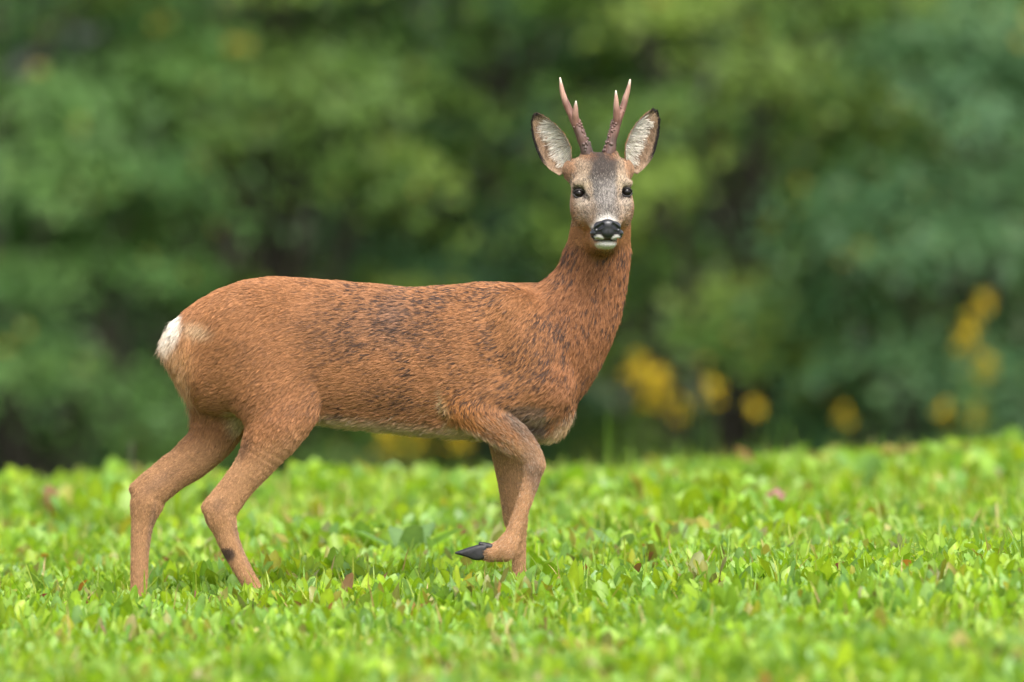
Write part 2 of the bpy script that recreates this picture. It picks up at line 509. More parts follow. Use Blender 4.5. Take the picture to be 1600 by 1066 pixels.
def coat(P, N):
    qx = P[:, 0] / K + 800; qy = 945 - P[:, 2] / K; y = P[:, 1]
    n1 = vnoise(P, .05, 1); n2 = vnoise(P, .018, 2); n3 = vnoise(P, .12, 3)
    C = np.tile(RUF, (len(P), 1))
    wob = (n1 - .5) * 26 + (n2 - .5) * 12
    C = lerp(C, RED, sstep(800, 900, qx + wob) * (1 - sstep(600, 690, qy)) * .75)
    C = lerp(C, np.array([.34, .155, .070]), sstep(560, 650, qy + wob) * .6)          # duller flank
    C = lerp(C, np.array([.25, .135, .085]), blob(qx, qy, 600, 500, 90, 45, .8) * .45 * n1 * 2)
    # legs
    leg = np.maximum(sstep(660, 720, qy + .35 * (qx - 430) * (qx > 380) * (qx < 520)) * (qx < 500), sstep(672, 700, qy) * (qx > 700))
    C = lerp(C, TAN, leg * .85)
    C = lerp(C, np.array([.50, .29, .15]), leg * (y > 0.02) * .5 * (qx > 600))
    # grey front of the raised foreleg
    nearf = (y < -.03) * (qx > 690)
    ax = (qx - 800) * .77 + (qy - 670) * .64; ay = -(qx - 800) * .64 + (qy - 670) * .77
    C = lerp(C, np.array([.17, .115, .085]), nearf * sstep(8, -16, ay + (n2 - .5) * 14) * sstep(-42, -8, ax) * (qy > 630) * (qx < 860) * (1 - sstep(735, 790, qy)) * .95)
    C = lerp(C, np.array([.20, .125, .085]), nearf * blob(qx, qy, 838, 740, 14, 50, .7, -18) * .8)
    C = lerp(C, np.array([.46, .19, .060]), nearf * blob(qx, qy, 722, 640, 34, 26, .7, 25) * .8)  # bright elbow
    C = lerp(C, CRM, nearf * blob(qx, qy, 690, 622, 8, 20, .8, -20) * .7)
    C = lerp(C, DRK * .7, nearf * blob(qx, qy, 754, 858, 9, 16, .6) * .7)
    # hind legs
    nh = (y < 0) * (qx < 520)
    C = lerp(C, DRK, nh * blob(qx, qy, 356, 861, 13, 10, .35, 20) * .95)
    C = lerp(C, DRK, nh * blob(qx, qy, 346, 783, 14, 9, .7, -40) * .35)
    C = lerp(C, DRK, nh * blob(qx, qy, 384, 695, 9, 22, .7, 25) * .5)
    C = lerp(C, np.array([.22, .14, .10]), nh * blob(qx, qy, 378, 845, 6, 40, .6, -20) * .6)
    C = lerp(C, DRK, (y > .0) * blob(qx, qy, 198, 840, 6, 13, .5) * .95)
    C = lerp(C, np.array([.22, .14, .10]), (y > 0) * blob(qx, qy, 236, 830, 6, 40, .6, 8) * .6)
    C = lerp(C, np.array([.24, .14, .09]), (y > 0) * blob(qx, qy, 250, 752, 30, 9, .8, -35) * .45)
    # pale belly, breast and inside of thighs
    under = sstep(-.70, -.97, N[:, 2]) * (qy > 600) * (qy < 705) * (qx > 470)
    C = lerp(C, CRM, under * .9)
    C = lerp(C, CRM * 1.1, blob(qx, qy, 874, 668, 24, 7, .7, -42) * .5)
    C = lerp(C, np.array([.30, .17, .10]), blob(qx, qy, 830, 640, 26, 14, .8) * (y < 0) * .6)
    C = lerp(C, CRM, (np.abs(y) < .04) * blob(qx, qy, 385, 660, 25, 24, .6))
    # white rump
    rump = blob(qx, qy, 272, 512, 15, 34, .35, 14)
    C = lerp(C, WHT, rump)
    C = lerp(C, np.array([.62, .47, .30]), blob(qx, qy, 312, 512, 22, 11, .8, 15) * .55)
    C = lerp(C, np.array([.55, .30, .13]), blob(qx, qy, 282, 560, 22, 40, .8) * .6)
    # dark flecks where the coat parts
    # head
    hc = head_coords(P); u, v, w = hc[:, 0], hc[:, 1], hc[:, 2]; au = np.abs(u)
    hd = sstep(-132, -108, v + .15 * w) * sstep(-145, -110, w - .35 * v) * (P[:, 2] > U(0, 405)[2])
    F = np.tile(np.array([.40, .205, .10]), (len(P), 1))
    F = lerp(F, np.array([.34, .245, .165]), sstep(66, 46, au) * sstep(-75, -40, v))
    F = lerp(F, np.array([.43, .335, .235]), blob(au, v, 42, 20, 26, 16, .6, -15) * .85)           # pale brow
    F = lerp(F, np.array([.48, .40, .32]), blob(au, v, 46, -20, 18, 14, .7) * .7)
    F = lerp(F, GRY, sstep(30, 18, au + (n2 - .5) * 8) * sstep(-74, -60, v) * sstep(60, 30, v) * .85)   # grey blaze
    F = lerp(F, np.array([.30, .22, .16]), blob(au, v, 30, -45, 18, 22, .7) * .5)
    F = lerp(F, np.array([.055, .042, .036]), sstep(42, 20, au + (n2 - .5) * 22 - .12 * (v - 50)) * sstep(5, 48, v + (n1 - .5) * 20) * sstep(96, 84, v) * .95)   # dark forehead
    F = lerp(F, RUF * .8, blob(au, v, 30, 78, 20, 12, .7) * .6)
    F = lerp(F, np.array([.72, .68, .62]), blob(au, v, 0, -60, 20, 13, .5) * .8)                    # white above the nose
    F = lerp(F, np.array([.70, .66, .60]), blob(au, v, 31, -84, 10, 20, .6, 28) * (w > 25) * .85)
    F = lerp(F, BLK, blob(au, v, 20, -86, 17, 15, .22, -20) * (w > 30))                              # black lip band
    F = lerp(F, BLK, blob(au, v, 0, -80, 22, 20, .22) * (w > 30))
    F = lerp(F, np.array([.70, .67, .62]), blob(au, v, 17.5, -96, 9.5, 6.0, .25, 12) * (w > 55))        # white lip spots
    F = lerp(F, BLK, blob(au, v, 0, -102, 26, 2.6, .4) * (w > 50))
    F = lerp(F, np.array([.70, .67, .62]), blob(au, v, 0, -112, 24, 8.5, .3) * (w > 35))                # white chin
    F = lerp(F, BLK * 1.5, blob(au, v, 52, -1, 14.5, 11, .2) * (w > -22))                             # eye rims
    F = lerp(F, np.array([.10, .075, .06]), blob(au, v, 38, -12, 8, 5, .5, -38) * (w > 5))
    F = lerp(F, np.array([.25, .150, .090]), sstep(54, 68, au) * .9)
    F = lerp(F, np.array([.36, .165, .070]), sstep(-50, -80, v) * sstep(30, 5, w) * .9)
    C = lerp(C, F, np.clip(hd, 0, 1))
    return np.clip(C, 0.005, .9), np.clip(hd, 0, 1)

CB, HDB = coat(VB, NB)

def coat_material():
    m, nt, b = new_mat('coat_skin'); N, L = nt.nodes, nt.links
    at = N.new('ShaderNodeAttribute'); at.attribute_name = 'col'
    mx = N.new('ShaderNodeVectorMath'); mx.operation = 'SCALE'; mx.inputs['Scale'].default_value = 0.75
    L.new(at.outputs['Color'], mx.inputs[0]); L.new(mx.outputs[0], b.inputs['Base Color'])
    b.inputs['Roughness'].default_value = 0.8; b.inputs['Specular IOR Level'].default_value = 0.2
    return m
M_coat = coat_material()
def hair_material():
    m, nt, b = new_mat('deer_hair'); N, L = nt.nodes, nt.links
    at = N.new('ShaderNodeAttribute'); at.attribute_name = 'col'
    L.new(at.outputs['Color'], b.inputs['Base Color'])
    b.inputs['Roughness'].default_value = 0.55; b.inputs['Specular IOR Level'].default_value = 0.25
    return m
M_hair = hair_material()

deer = empty('roe_deer', (0, 0, 0))
tag(deer, 'reddish-brown roebuck walking through the meadow, head turned, one foreleg raised', 'deer')
body = link('body', np_mesh('deer_body', VB, QB, np.full(len(QB), 4), [M_coat], CB), deer)

# ---- flow of the coat
def flow_at(P):
    acc = np.zeros_like(P); wsum = np.zeros(len(P))
    for pr in prims:
        m = np.all((P > pr.lo - .05) & (P < pr.hi + .05), axis=1)
        if not m.any(): continue
        if isinstance(pr, Limb) and pr.fixed is None:
            d, fl = pr.d(P[m], True)
        else:
            d = pr.d(P[m]); fl = pr.flow / np.linalg.norm(pr.flow)
        w = np.exp(-np.clip(d, -0.01, 1) / .010)
        acc[m] += w[:, None] * fl
        wsum[m] += w
    acc[wsum == 0] = (-1, 0, -.3)
    acc = acc / (np.linalg.norm(acc, axis=1)[:, None] + 1e-9)
    qx = P[:, 0] / K + 800; qy = 945 - P[:, 2] / K
    acc = lerp(acc, np.array([-.25, 0, -1.0]), sstep(350, 285, qx) * (qy < 650))
    hc = head_coords(P)
    ck = sstep(-20, -50, hc[:, 1]) * sstep(-120, -100, hc[:, 1]) * sstep(-90, -60, hc[:, 2]) * sstep(30, 0, hc[:, 2])
    side = np.stack([np.sign(hc[:, 0]) * .7, np.full(len(P), .35), np.full(len(P), -.45)], 1)
    acc = acc + (side - acc) * ck[:, None]
    return acc / (np.linalg.norm(acc, axis=1)[:, None] + 1e-9)

class StrandSet:
    def __init__(s): s.P, s.C, s.Rr = [], [], []
    def add(s, P, C, Rr): s.P.append(P); s.C.append(C); s.Rr.append(Rr)
    def build(s, name, parent, mat):
        P = np.concatenate(s.P); C = np.concatenate(s.C); Rr = np.concatenate(s.Rr)
        n, k = P.shape[:2]
        cu = bpy.data.hair_curves.new(name)
        cu.add_curves([k] * n)
        cu.points.foreach_set('position', P.astype(np.float32).ravel())
        ra = cu.attributes.get('radius') or cu.attributes.new('radius', 'FLOAT', 'POINT')
        ra.data.foreach_set('value', Rr.astype(np.float32).ravel())
        ca = cu.attributes.new('col', 'FLOAT_COLOR', 'POINT')
        c4 = np.ones((n * k, 4), np.float32); c4[:, :3] = C.reshape(-1, 3)
        ca.data.foreach_set('color', c4.ravel())
        cu.materials.append(mat)
        return link(name, cu, parent)

NP = 5
TS = np.linspace(0, 1, NP)
def grow(P, N, D, Ln, lift, Cc, rad, curl=.25, jit=.16, clump=None, clumpw=.5):
    """lay strands along D, rising `lift` from the skin"""
    n = len(P)
    D = D + rng.normal(0, jit, (n, 3))
    D = D - N * np.sum(D * N, 1)[:, None]
    D /= np.linalg.norm(D, axis=1)[:, None] + 1e-9
    t = TS[None, :, None]
    L3 = Ln[:, None, None]
    lf = np.asarray(lift)[:, None, None]
    pts = P[:, None] - N[:, None] * .0008 + D[:, None] * L3 * (t * (1 - lf * .25)) + N[:, None] * L3 * lf * (t - curl * 1.6 * t * t)
    if clump is not None:
        tgt, cid = clump
        tip = pts[tgt, -1][cid]
        pts = pts + (tip[:, None] - pts[:, -1:]) * (t ** 1.5) * clumpw
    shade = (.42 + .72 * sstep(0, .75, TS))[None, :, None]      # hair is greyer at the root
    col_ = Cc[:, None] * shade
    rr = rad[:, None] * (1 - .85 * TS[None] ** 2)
    return pts, col_, rr

def scatter(V, Q, N, fn, n, dens):
    area = np.linalg.norm(fn, axis=1) * .5
    p = area * dens[Q].mean(1)
    f = rng.choice(len(Q), n, p=p / p.sum())
    a, b = rng.random(n), rng.random(n)
    q = Q[f]
    w = np.stack([(1 - a) * (1 - b), a * (1 - b), a * b, (1 - a) * b], 1)
    P = (V[q] * w[..., None]).sum(1); Nn = (N[q] * w[..., None]).sum(1)
    return P, Nn / np.linalg.norm(Nn, axis=1)[:, None]

def nearest_clump(P, cell):
    """assign every root to a leader root sharing its jittered cell"""
    q = P / cell + vnoise(P, cell * 1.7, 9)[:, None] * .6
    key = np.floor(q).astype(np.int64)
    key = key[:, 0] * 73856093 ^ key[:, 1] * 19349663 ^ key[:, 2] * 83492791
    uq, first, inv = np.unique(key, return_index=True, return_inverse=True)
    return first, inv

qxV = VB[:, 0] / K + 800; qyV = 945 - VB[:, 2] / K
hV = head_coords(VB)
noseV = (np.abs(hV[:, 0]) < 24) & (hV[:, 1] < -58) & (hV[:, 1] > -100) & (hV[:, 2] > 60)
eyeV = (((np.abs(hV[:, 0]) - 53.5) / 17.5) ** 2 + ((hV[:, 1] + 1) / 12.5) ** 2 + ((hV[:, 2] - 4) / 18) ** 2 < 1)
dens = np.ones(len(VB))
dens += HDB * 2.2
dens[qyV > 700] *= 1.6
dens *= np.where(VB[:, 1] > .05, .55, 1)       # fewer hairs on the far flank
dens[noseV | eyeV] = 0
NH = 380000
HP, HN = scatter(VB, QB, NB, FN, NH, dens)
HCOL, HHD = coat(HP, HN)
HF = flow_at(HP)
qx = HP[:, 0] / K + 800; qy = 945 - HP[:, 2] / K
hh = head_coords(HP)
# length of the coat by region (metres)
Ln = np.full(NH, .017)
legm = np.maximum(sstep(650, 740, qy) * (qx < 520), sstep(655, 720, qy) * (qx > 690))
Ln = Ln * (1 - legm) + .0085 * legm
Ln = Ln * (1 - HHD) + .0075 * HHD
muz = HHD * sstep(-40, -70, hh[:, 1]) * sstep(0, 30, hh[:, 2])
Ln = Ln * (1 - muz) + .0040 * muz
neckm = sstep(820, 890, qx) * (1 - HHD) * (qy < 640)
Ln += .004 * neckm
under = sstep(-.5, -.9, HN[:, 2]) * (qy < 705) * (qx > 460) * (qx < 900)
Ln += .008 * under
Ln += .008 * blob(qx, qy, 868, 668, 34, 24, .6)
Ln += .008 * blob(qx, qy, 275, 560, 30, 60, .6)
Ln *= rng.uniform(.7, 1.25, NH)
lift = np.full(NH, .30) + .45 * under + .3 * blob(qx, qy, 868, 668, 34, 24, .6) + .22 * blob(qx, qy, 268, 560, 24, 60, .6)
lift += .10 * neckm + (vnoise(HP, .03, 21) - .5) * .25
lift = np.clip(lift * rng.uniform(.6, 1.4, NH), .08, 1.0)
# locks of hair with their own tone
lead, cid = nearest_clump(HP, .0044)
tone = rng.normal(0, 1, len(lead))[cid]
fle = vnoise(HP, .055, 31) * .6 + vnoise(HP, .02, 32) * .4
fle = fle + .35 * blob(qx, qy, 494, 575, 12, 70, .8, 6) + .15 * blob(qx, qy, 600, 505, 70, 30, .8)
fmask = (1 - HHD) * (1 - .8 * legm) * (.35 + .65 * sstep(440, 560, qx) ) * (qy < 650)
dark = (rng.random(len(lead))[cid] < np.clip((fle - .38) * 1.35, 0, .46)) * fmask
HCOL = HCOL * (1 + .16 * tone + rng.normal(0, .10, NH))[:, None]
HCOL = lerp(HCOL, np.array([.060, .038, .032]), dark * .90)
# grizzled face: single dark and pale hairs
gz_ = HHD * (np.abs(hh[:, 0]) < 62) * (hh[:, 1] > -72)
r_ = rng.random(NH)
HCOL = lerp(HCOL, np.array([.035, .029, .027]), gz_ * (r_ < .33 + .22 * sstep(36, 24, np.abs(hh[:, 0]))) * .85)
HCOL = lerp(HCOL, np.array([.62, .55, .46]), gz_ * (r_ > .88) * .5 * (1 - .8 * sstep(35, 50, hh[:, 1])))
gl = (qx > 740) * (qy > 640) * (HP[:, 1] < -.03)
HCOL = lerp(HCOL, np.array([.45, .38, .30]), gl * (r_ > .85) * .5)
HCOL = np.clip(HCOL, .004, .92)
cw = np.where(HHD > .5, .25, .62)[:, None, None] * np.where(legm > .5, .5, 1)[:, None, None]
fur = StrandSet()
rad = np.where(HHD > .5, .00034, .00042) * rng.uniform(.7, 1.3, NH)
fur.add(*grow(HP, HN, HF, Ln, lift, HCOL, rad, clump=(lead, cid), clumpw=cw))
# longer guard hairs that break the outline, pale fringe under belly and breast
def guard(n, dens_g, ln, lf, rad_, tint=None, mix=0.0, fd=None, jit=.22):
    P, N = scatter(VB, QB, NB, FN, n, dens_g)
    C, hd = coat(P, N)
    C = C * rng.uniform(.75, 1.35, n)[:, None]
    if tint is not None: C = lerp(C, np.array(tint), np.full(n, mix))
    D = flow_at(P)
    if fd is not None: D = D + np.array(fd)
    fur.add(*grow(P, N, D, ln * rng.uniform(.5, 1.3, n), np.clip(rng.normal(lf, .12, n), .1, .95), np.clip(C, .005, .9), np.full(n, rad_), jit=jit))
gd = (1 - HDB) * (qyV < 650) * sstep(.75, .35, NB[:, 2]); gd[noseV | eyeV] = 0
guard(13000, gd + 1e-9, .022, .40, .00030)
gdk = gd * sstep(.44, .66, vnoise(VB, .06, 33)) * sstep(430, 560, qxV)
guard(9000, gdk + 1e-9, .018, .34, .00036, (.045, .030, .025), .85)
bf = sstep(-.55, -.9, NB[:, 2]) * (qyV > 640) * (qyV < 705) * (qxV > 480) * (qxV < 780)
guard(1000, bf + 1e-9, .028, .75, .00026, (.62, .52, .38), .6, (-.2, 0, -.9))
cf = blob(qxV, qyV, 878, 662, 34, 12, .5, -42) * (np.abs(VB[:, 1]) < .07)
guard(330, cf + 1e-9, .026, .6, .00026, (.60, .48, .34), .6, (.2, 0, -.9))
rf = blob(qxV, qyV, 272, 570, 20, 75, .4, -12)
guard(2200, rf + 1e-9, .030, .55, .00028, (.62, .42, .24), .4, (-.3, 0, -.5))
lg = sstep(655, 720, qyV) * (qyV < 930)
guard(16000, lg + 1e-9, .0105, .38, .00028)
fur.build('fur', body, M_hair)

# ---- hooves, nose, eyes, ears, antlers
def plain_mat(name, c, rough, spec=.5, coatw=0.0, bump=0.0, bscale=80):
    m, nt, b = new_mat(name); N, L = nt.nodes, nt.links
    nz = N.new('ShaderNodeTexNoise'); nz.inputs['Scale'].default_value = bscale; nz.inputs['Detail'].default_value = 4
    tc = N.new('ShaderNodeTexCoord'); L.new(tc.outputs['Object'], nz.inputs['Vector'])
    mr = N.new('ShaderNodeMapRange'); mr.inputs['To Min'].default_value = .7; mr.inputs['To Max'].default_value = 1.3
    L.new(nz.outputs['Fac'], mr.inputs['Value'])
    sc = N.new('ShaderNodeVectorMath'); sc.operation = 'SCALE'; sc.inputs[0].default_value = c
    L.new(mr.outputs[0], sc.inputs['Scale']); L.new(sc.outputs[0], b.inputs['Base Color'])
    b.inputs['Roughness'].default_value = rough; b.inputs['Specular IOR Level'].default_value = spec
    b.inputs['Coat Weight'].default_value = coatw; b.inputs['Coat Roughness'].default_value = .05
    if bump:
        bp = N.new('ShaderNodeBump'); bp.inputs['Strength'].default_value = bump; bp.inputs['Distance'].default_value = .001
        L.new(nz.outputs['Fac'], bp.inputs['Height']); L.new(bp.outputs[0], b.inputs['Normal'])
    return m
M_hoof = plain_mat('hoof_horn', (.020, .019, .022), .5, .4, 0, .8, 160)
M_nose = plain_mat('nose_skin', (.012, .012, .015), .33, .5, .25, .5, 900)
M_eye = plain_mat('eye_dark', (.008, .006, .005), .06, .22, 0.0, 0)
M_lid = plain_mat('eyelid_skin', (.016, .013, .012), .5, .3, 0, .3, 300)

def field_part(name, pr, h, mat, parent, subs_=()):
    lo = np.min([p.lo for p in pr], 0) - .006; hi = np.max([p.hi for p in pr], 0) + .006
    V, Q = field_mesh(pr, lo, hi, h, 0.0, subs_)
    N, fn = vnormals(V, Q)
    if np.sum(N * (V - V.mean(0))) < 0: Q = Q[:, ::-1]
    return link(name, np_mesh(name, V, Q, np.full(len(Q), 4), [mat]), parent)

# raised hoof: two toes and a dew claw
def toes(A, B, T, ra, rb, rt, yo):
    """A root, B belly, T tip in plan units with y"""
    pr = []
    for s_ in (-1, 1):
        a, b, t = (U(q[0], q[1], q[2] + s_ * yo) for q in (A, B, T))
        pr += [Cone(a, b, ra * K, rb * K, .005, .8), Cone(b, t, rb * K, rt * K, .005, .7)]
    return pr
def wedge_hoof(outline, y0, toe_w, gap):
    o_ = spline(list(outline) + [outline[0]], 4)[:-1]
    c0 = o_.mean(0); Vs, Fs = [], []; off = 0
    m_ = len(o_)
    for sg in (-1, 1):
        lay = [(-1, .62), (-.8, .88), (-.35, 1.0), (.35, 1.0), (.8, .88), (1, .62)]
        for f, k in lay:
            q = c0 + (o_ - c0) * k
            Vs += [U(a_, b_, y0 + sg * (gap + toe_w / 2) + f * toe_w / 2) for a_, b_ in q]
        n_ = len(lay)
        for i in range(n_ - 1):
            for j in range(m_):
                Fs.append([off + i * m_ + j, off + i * m_ + (j + 1) % m_, off + (i + 1) * m_ + (j + 1) % m_, off + (i + 1) * m_ + j])
        for i, fl in ((0, 1), (n_ - 1, 0)):
            f = [off + i * m_ + j for j in range(m_)]
            Fs.append(f[::-1] if fl else f)
        off += n_ * m_
    lp = [i for f in Fs for i in f]
    return link('hoof', np_mesh('hoof', np.array(Vs), lp, [len(f) for f in Fs], [M_hoof]), deer)
wedge_hoof([(763, 848), (750, 848.5), (735, 852.5), (720, 857.5), (711, 861.5), (718, 864.5), (730, 868), (742, 872.5), (752, 872), (760, 866)], yn - .004, .0155, .0008)
field_part('hoof', toes((807, 930, yf), (801, 937, yf), (789, 942, yf), 12, 9, 3, .0085), .002, M_hoof, deer)
field_part('hoof', toes((415, 945, -.072), (423, 953, -.072), (437, 959, -.072), 12, 9, 3, .0085), .002, M_hoof, deer)
field_part('hoof', toes((217, 953, yh), (224, 959, yh), (238, 964, yh), 12, 9, 3, .0085), .002, M_hoof, deer)
for a, b in (((766, 852, yn - .013), (751, 847.5, yn - .013)), ((766, 852, yn + .006), (751, 847.5, yn + .006))):
    field_part('dewclaw', [Cone(U(*a), U(*b), 5.4 * K, 3.2 * K, .003, .9)], .0012, M_hoof, deer)

# nose pad with nostrils
nose_pr = [Ell(H(0, -68, 84), (.0175, .0125, .0125), .008, rot=HROT), Ell(H(0, -84, 86), (.0145, .013, .0105), .008, rot=HROT),
           Ell(H(-17, -73, 78), (.0125, .0125, .0115), .006, rot=HROT), Ell(H(17, -73, 78), (.0125, .0125, .0115), .006, rot=HROT),
           Ell(H(-25, -86, 70), (.011, .008, .013), .006, rot=HROT), Ell(H(25, -86, 70), (.011, .008, .013), .006, rot=HROT)]
nose_sub = []
for s_ in (-1, 1):
    nose_sub.append(Cone(H(s_ * 14, -68, 93), H(s_ * 23, -76, 86), .0052, .0032, .003))
nose_sub.append(Cone(H(0, -82, 98.5), H(0, -96, 97.5), .0014, .0014, .002))
field_part('nose', nose_pr, .0011, M_nose, deer, nose_sub)

def uv_sphere(name, r, mat, seg=32, rings=20):
    th = np.linspace(0, math.pi, rings + 1); ph = np.linspace(0, 2 * math.pi, seg, endpoint=False)
    V = np.array([[r * math.sin(t) * math.cos(p), r * math.sin(t) * math.sin(p), r * math.cos(t)] for t in th for p in ph])
    F = [(i * seg + j, (i + 1) * seg + j, (i + 1) * seg + (j + 1) % seg, i * seg + (j + 1) % seg) for i in range(rings) for j in range(seg)]
    return np_mesh(name, V, np.array(F), np.full(len(F), 4), [mat])
eye_me = uv_sphere('eye', .0112, M_eye)
for u_, v_ in ((-51.5, -2.5), (52, 0.5)):
    e = link('eye', eye_me, deer, H(u_, v_, -3.5))
    # upper and lower lid folds
    for nm, sgn in (('upper_eyelid', 1), ('lower_eyelid', -1)):
        pr = []
        aa = np.linspace(-1.25, 1.25, 9)
        for a0, a1 in zip(aa[:-1], aa[1:]):
            def lp(a):
                return H(u_ + math.sin(a) * 11.8, v_ + sgn * (math.cos(a) * 10.6 - 1.6), -3.5 + 7.4 * math.cos(a * .75))
            pr.append(Cone(lp(a0), lp(a1), .0018, .0018, .001))
        field_part(nm, pr, .0011, M_lid, deer)

# antlers
def antler_material():
    m, nt, b = new_mat('antler_bone'); N, L = nt.nodes, nt.links
    at = N.new('ShaderNodeAttribute'); at.attribute_name = 'col'
    tc = N.new('ShaderNodeTexCoord'); mp = N.new('ShaderNodeMapping'); mp.inputs['Scale'].default_value = (260, 260, 70)
    L.new(tc.outputs['Object'], mp.inputs[0])
    nz = N.new('ShaderNodeTexNoise'); nz.inputs['Scale'].default_value = 1; nz.inputs['Detail'].default_value = 5
    L.new(mp.outputs[0], nz.inputs['Vector'])
    mr = N.new('ShaderNodeMapRange'); mr.inputs['To Min'].default_value = .55; mr.inputs['To Max'].default_value = 1.4
    L.new(nz.outputs['Fac'], mr.inputs['Value'])
    mx = N.new('ShaderNodeVectorMath'); mx.operation = 'SCALE'
    L.new(at.outputs['Color'], mx.inputs[0]); L.new(mr.outputs[0], mx.inputs['Scale']); L.new(mx.outputs[0], b.inputs['Base Color'])
    bp = N.new('ShaderNodeBump'); bp.inputs['Strength'].default_value = .8; bp.inputs['Distance'].default_value = .0015
    L.new(nz.outputs['Fac'], bp.inputs['Height']); L.new(bp.outputs[0], b.inputs['Normal'])
    b.inputs['Roughness'].default_value = .5
    return m
M_antler = antler_material()
def antler_col(V, v0, v1):
    v = head_coords(V)[:, 1]
    t = (v - v0) / (v1 - v0)
    n = vnoise(V, .02, 41)
    C = lerp(np.tile([.080, .048, .040], (len(V), 1)), np.array([.185, .088, .066]), sstep(.1, .6, t + (n - .5) * .3))
    C = lerp(C, np.array([.33, .19, .14]), sstep(.6, .86, t + (n - .5) * .2))
    C = lerp(C, np.array([.62, .52, .43]), sstep(.9, 1.0, t))
    return C * (.8 + .4 * n)[:, None]
def tube(path, seg=14, wob=.05, seed=0, tipround=True):
    """path rows (x,y,z,r) -> mesh arrays"""
    q = spline(path, 6)
    P, r = q[:, :3], q[:, 3]
    T = np.gradient(P, axis=0); T /= np.linalg.norm(T, axis=1)[:, None]
    ref = np.array([0, 1, 0.]); V = []
    for i in range(len(P)):
        a = np.cross(T[i], ref); a /= np.linalg.norm(a); b = np.cross(T[i], a)
        ph = np.linspace(0, 2 * math.pi, seg, endpoint=False)
        ring = P[i] + r[i] * (np.cos(ph)[:, None] * a + np.sin(ph)[:, None] * b)
        V.append(ring)
    V = np.concatenate(V)
    c = np.repeat(P, seg, axis=0)
    V = c + (V - c) * (1 + wob * 2 * (vnoise(V, .012, seed) - .5) + wob * 1.5 * (vnoise(V * [1, 1, .3], .005, seed + 3) - .5))[:, None]
    n = len(P)
    F = [(i * seg + j, i * seg + (j + 1) % seg, (i + 1) * seg + (j + 1) % seg, (i + 1) * seg + j) for i in range(n - 1) for j in range(seg)]
    F = np.array(F)
    k = len(V); V = np.vstack([V, P[-1:] + T[-1] * r[-1] * .6, P[:1]])
    loops = list(F.ravel()); counts = [4] * len(F)
    for j in range(seg):
        loops += [(n - 1) * seg + j, (n - 1) * seg + (j + 1) % seg, k]; counts.append(3)
        loops += [(j + 1) % seg, j, k + 1]; counts.append(3)
    return V, np.array(loops), np.array(counts), q
def pearl_mesh(centers, radii):
    """rows of small pearls as squat octahedral beads"""
    base = uv_sphere('tmp', 1.0, M_antler, 8, 5)
    bv = np.array([v.co[:] for v in base.vertices]); bf = np.array([p.vertices[:] for p in base.polygons])
    V = np.concatenate([c + bv * r for c, r in zip(centers, radii)])
    F = np.concatenate([bf + i * len(bv) for i in range(len(centers))])
    bpy.data.meshes.remove(base)
    return V, F

def build_antler(main, tine, side, seed):
    mm = [tuple(H(*p[:3])) + (p[3] * .001,) for p in main]
    V, Lp, Ct, q = tube(mm, 18, .10, seed)
    v0, v1 = main[0][1], main[-1][1]
    a = link('antler', np_mesh('antler', V, Lp, Ct, [M_antler], antler_col(V, v0, v1)), deer)
    tt = [tuple(H(*p[:3])) + (p[3] * .001,) for p in tine]
    V2, Lp, Ct, _ = tube(tt, 14, .08, seed + 7)
    link('tine', np_mesh('tine', V2, Lp, Ct, [M_antler], antler_col(V2, tine[-1][1] - 130, tine[-1][1])), a)
    # pearling on the inner face of the lower beam, thick round the burr
    cs, rs = [], []
    lr = np.random.default_rng(seed)
    nmax = int(len(q) * .66)
    for k_ in range(120):
        f = lr.random() ** 1.5
        i = int(f * nmax)
        ang = lr.normal(0, .75)
        inner = HU * (-side); fr = HW
        dirv = inner * math.cos(ang) + fr * math.sin(ang)
        cs.append(q[i, :3] + dirv * q[i, 3] * 1.0 + np.array([0, 0, lr.uniform(-.003, .003)]))
        rs.append(lr.uniform(.0018, .0040) * (1.15 - .4 * f))
    for k_ in range(34):          # burr
        ang = k_ / 34 * 2 * math.pi
        cs.append(q[1, :3] + (HU * math.cos(ang) + HW * math.sin(ang)) * q[1, 3] * 1.08 + np.array([0, 0, lr.uniform(-.003, .004)]))
        rs.append(lr.uniform(.0022, .0036))
    PV, PF = pearl_mesh(np.array(cs), np.array(rs))
    p = link('pearling', np_mesh('pearling', PV, PF, np.full(len(PF), 4), [M_antler], antler_col(PV, v0, v1) * .9 + .015), a)
build_antler([(-26, 70, -58, 12), (-28, 84, -58, 13), (-35, 108, -58, 11.3), (-45, 134, -58, 10.2), (-53, 153, -59, 9.8), (-66, 178, -61, 8.0), (-77, 205, -62, 6.6), (-82, 226, -61, 4.6), (-85, 246, -60, 1.6)],
             [(-50, 142, -57, 7.5), (-53, 162, -52, 7.2), (-53, 180, -48, 5.2), (-52.5, 196, -46, 1.6)], -1, 3)
build_antler([(20, 70, -58, 12), (21, 84, -58, 13), (26, 110, -58, 11), (33, 136, -58, 10), (39, 155, -59, 9.6), (50, 180, -61, 7.8), (58, 205, -62, 6.4), (63, 223, -61, 4.6), (66.5, 242, -60, 1.6)],
             [(35, 142, -57, 7.5), (36, 165, -51, 7.2), (35, 192, -47, 5.6), (34, 218, -46, 1.6)], 1, 4)

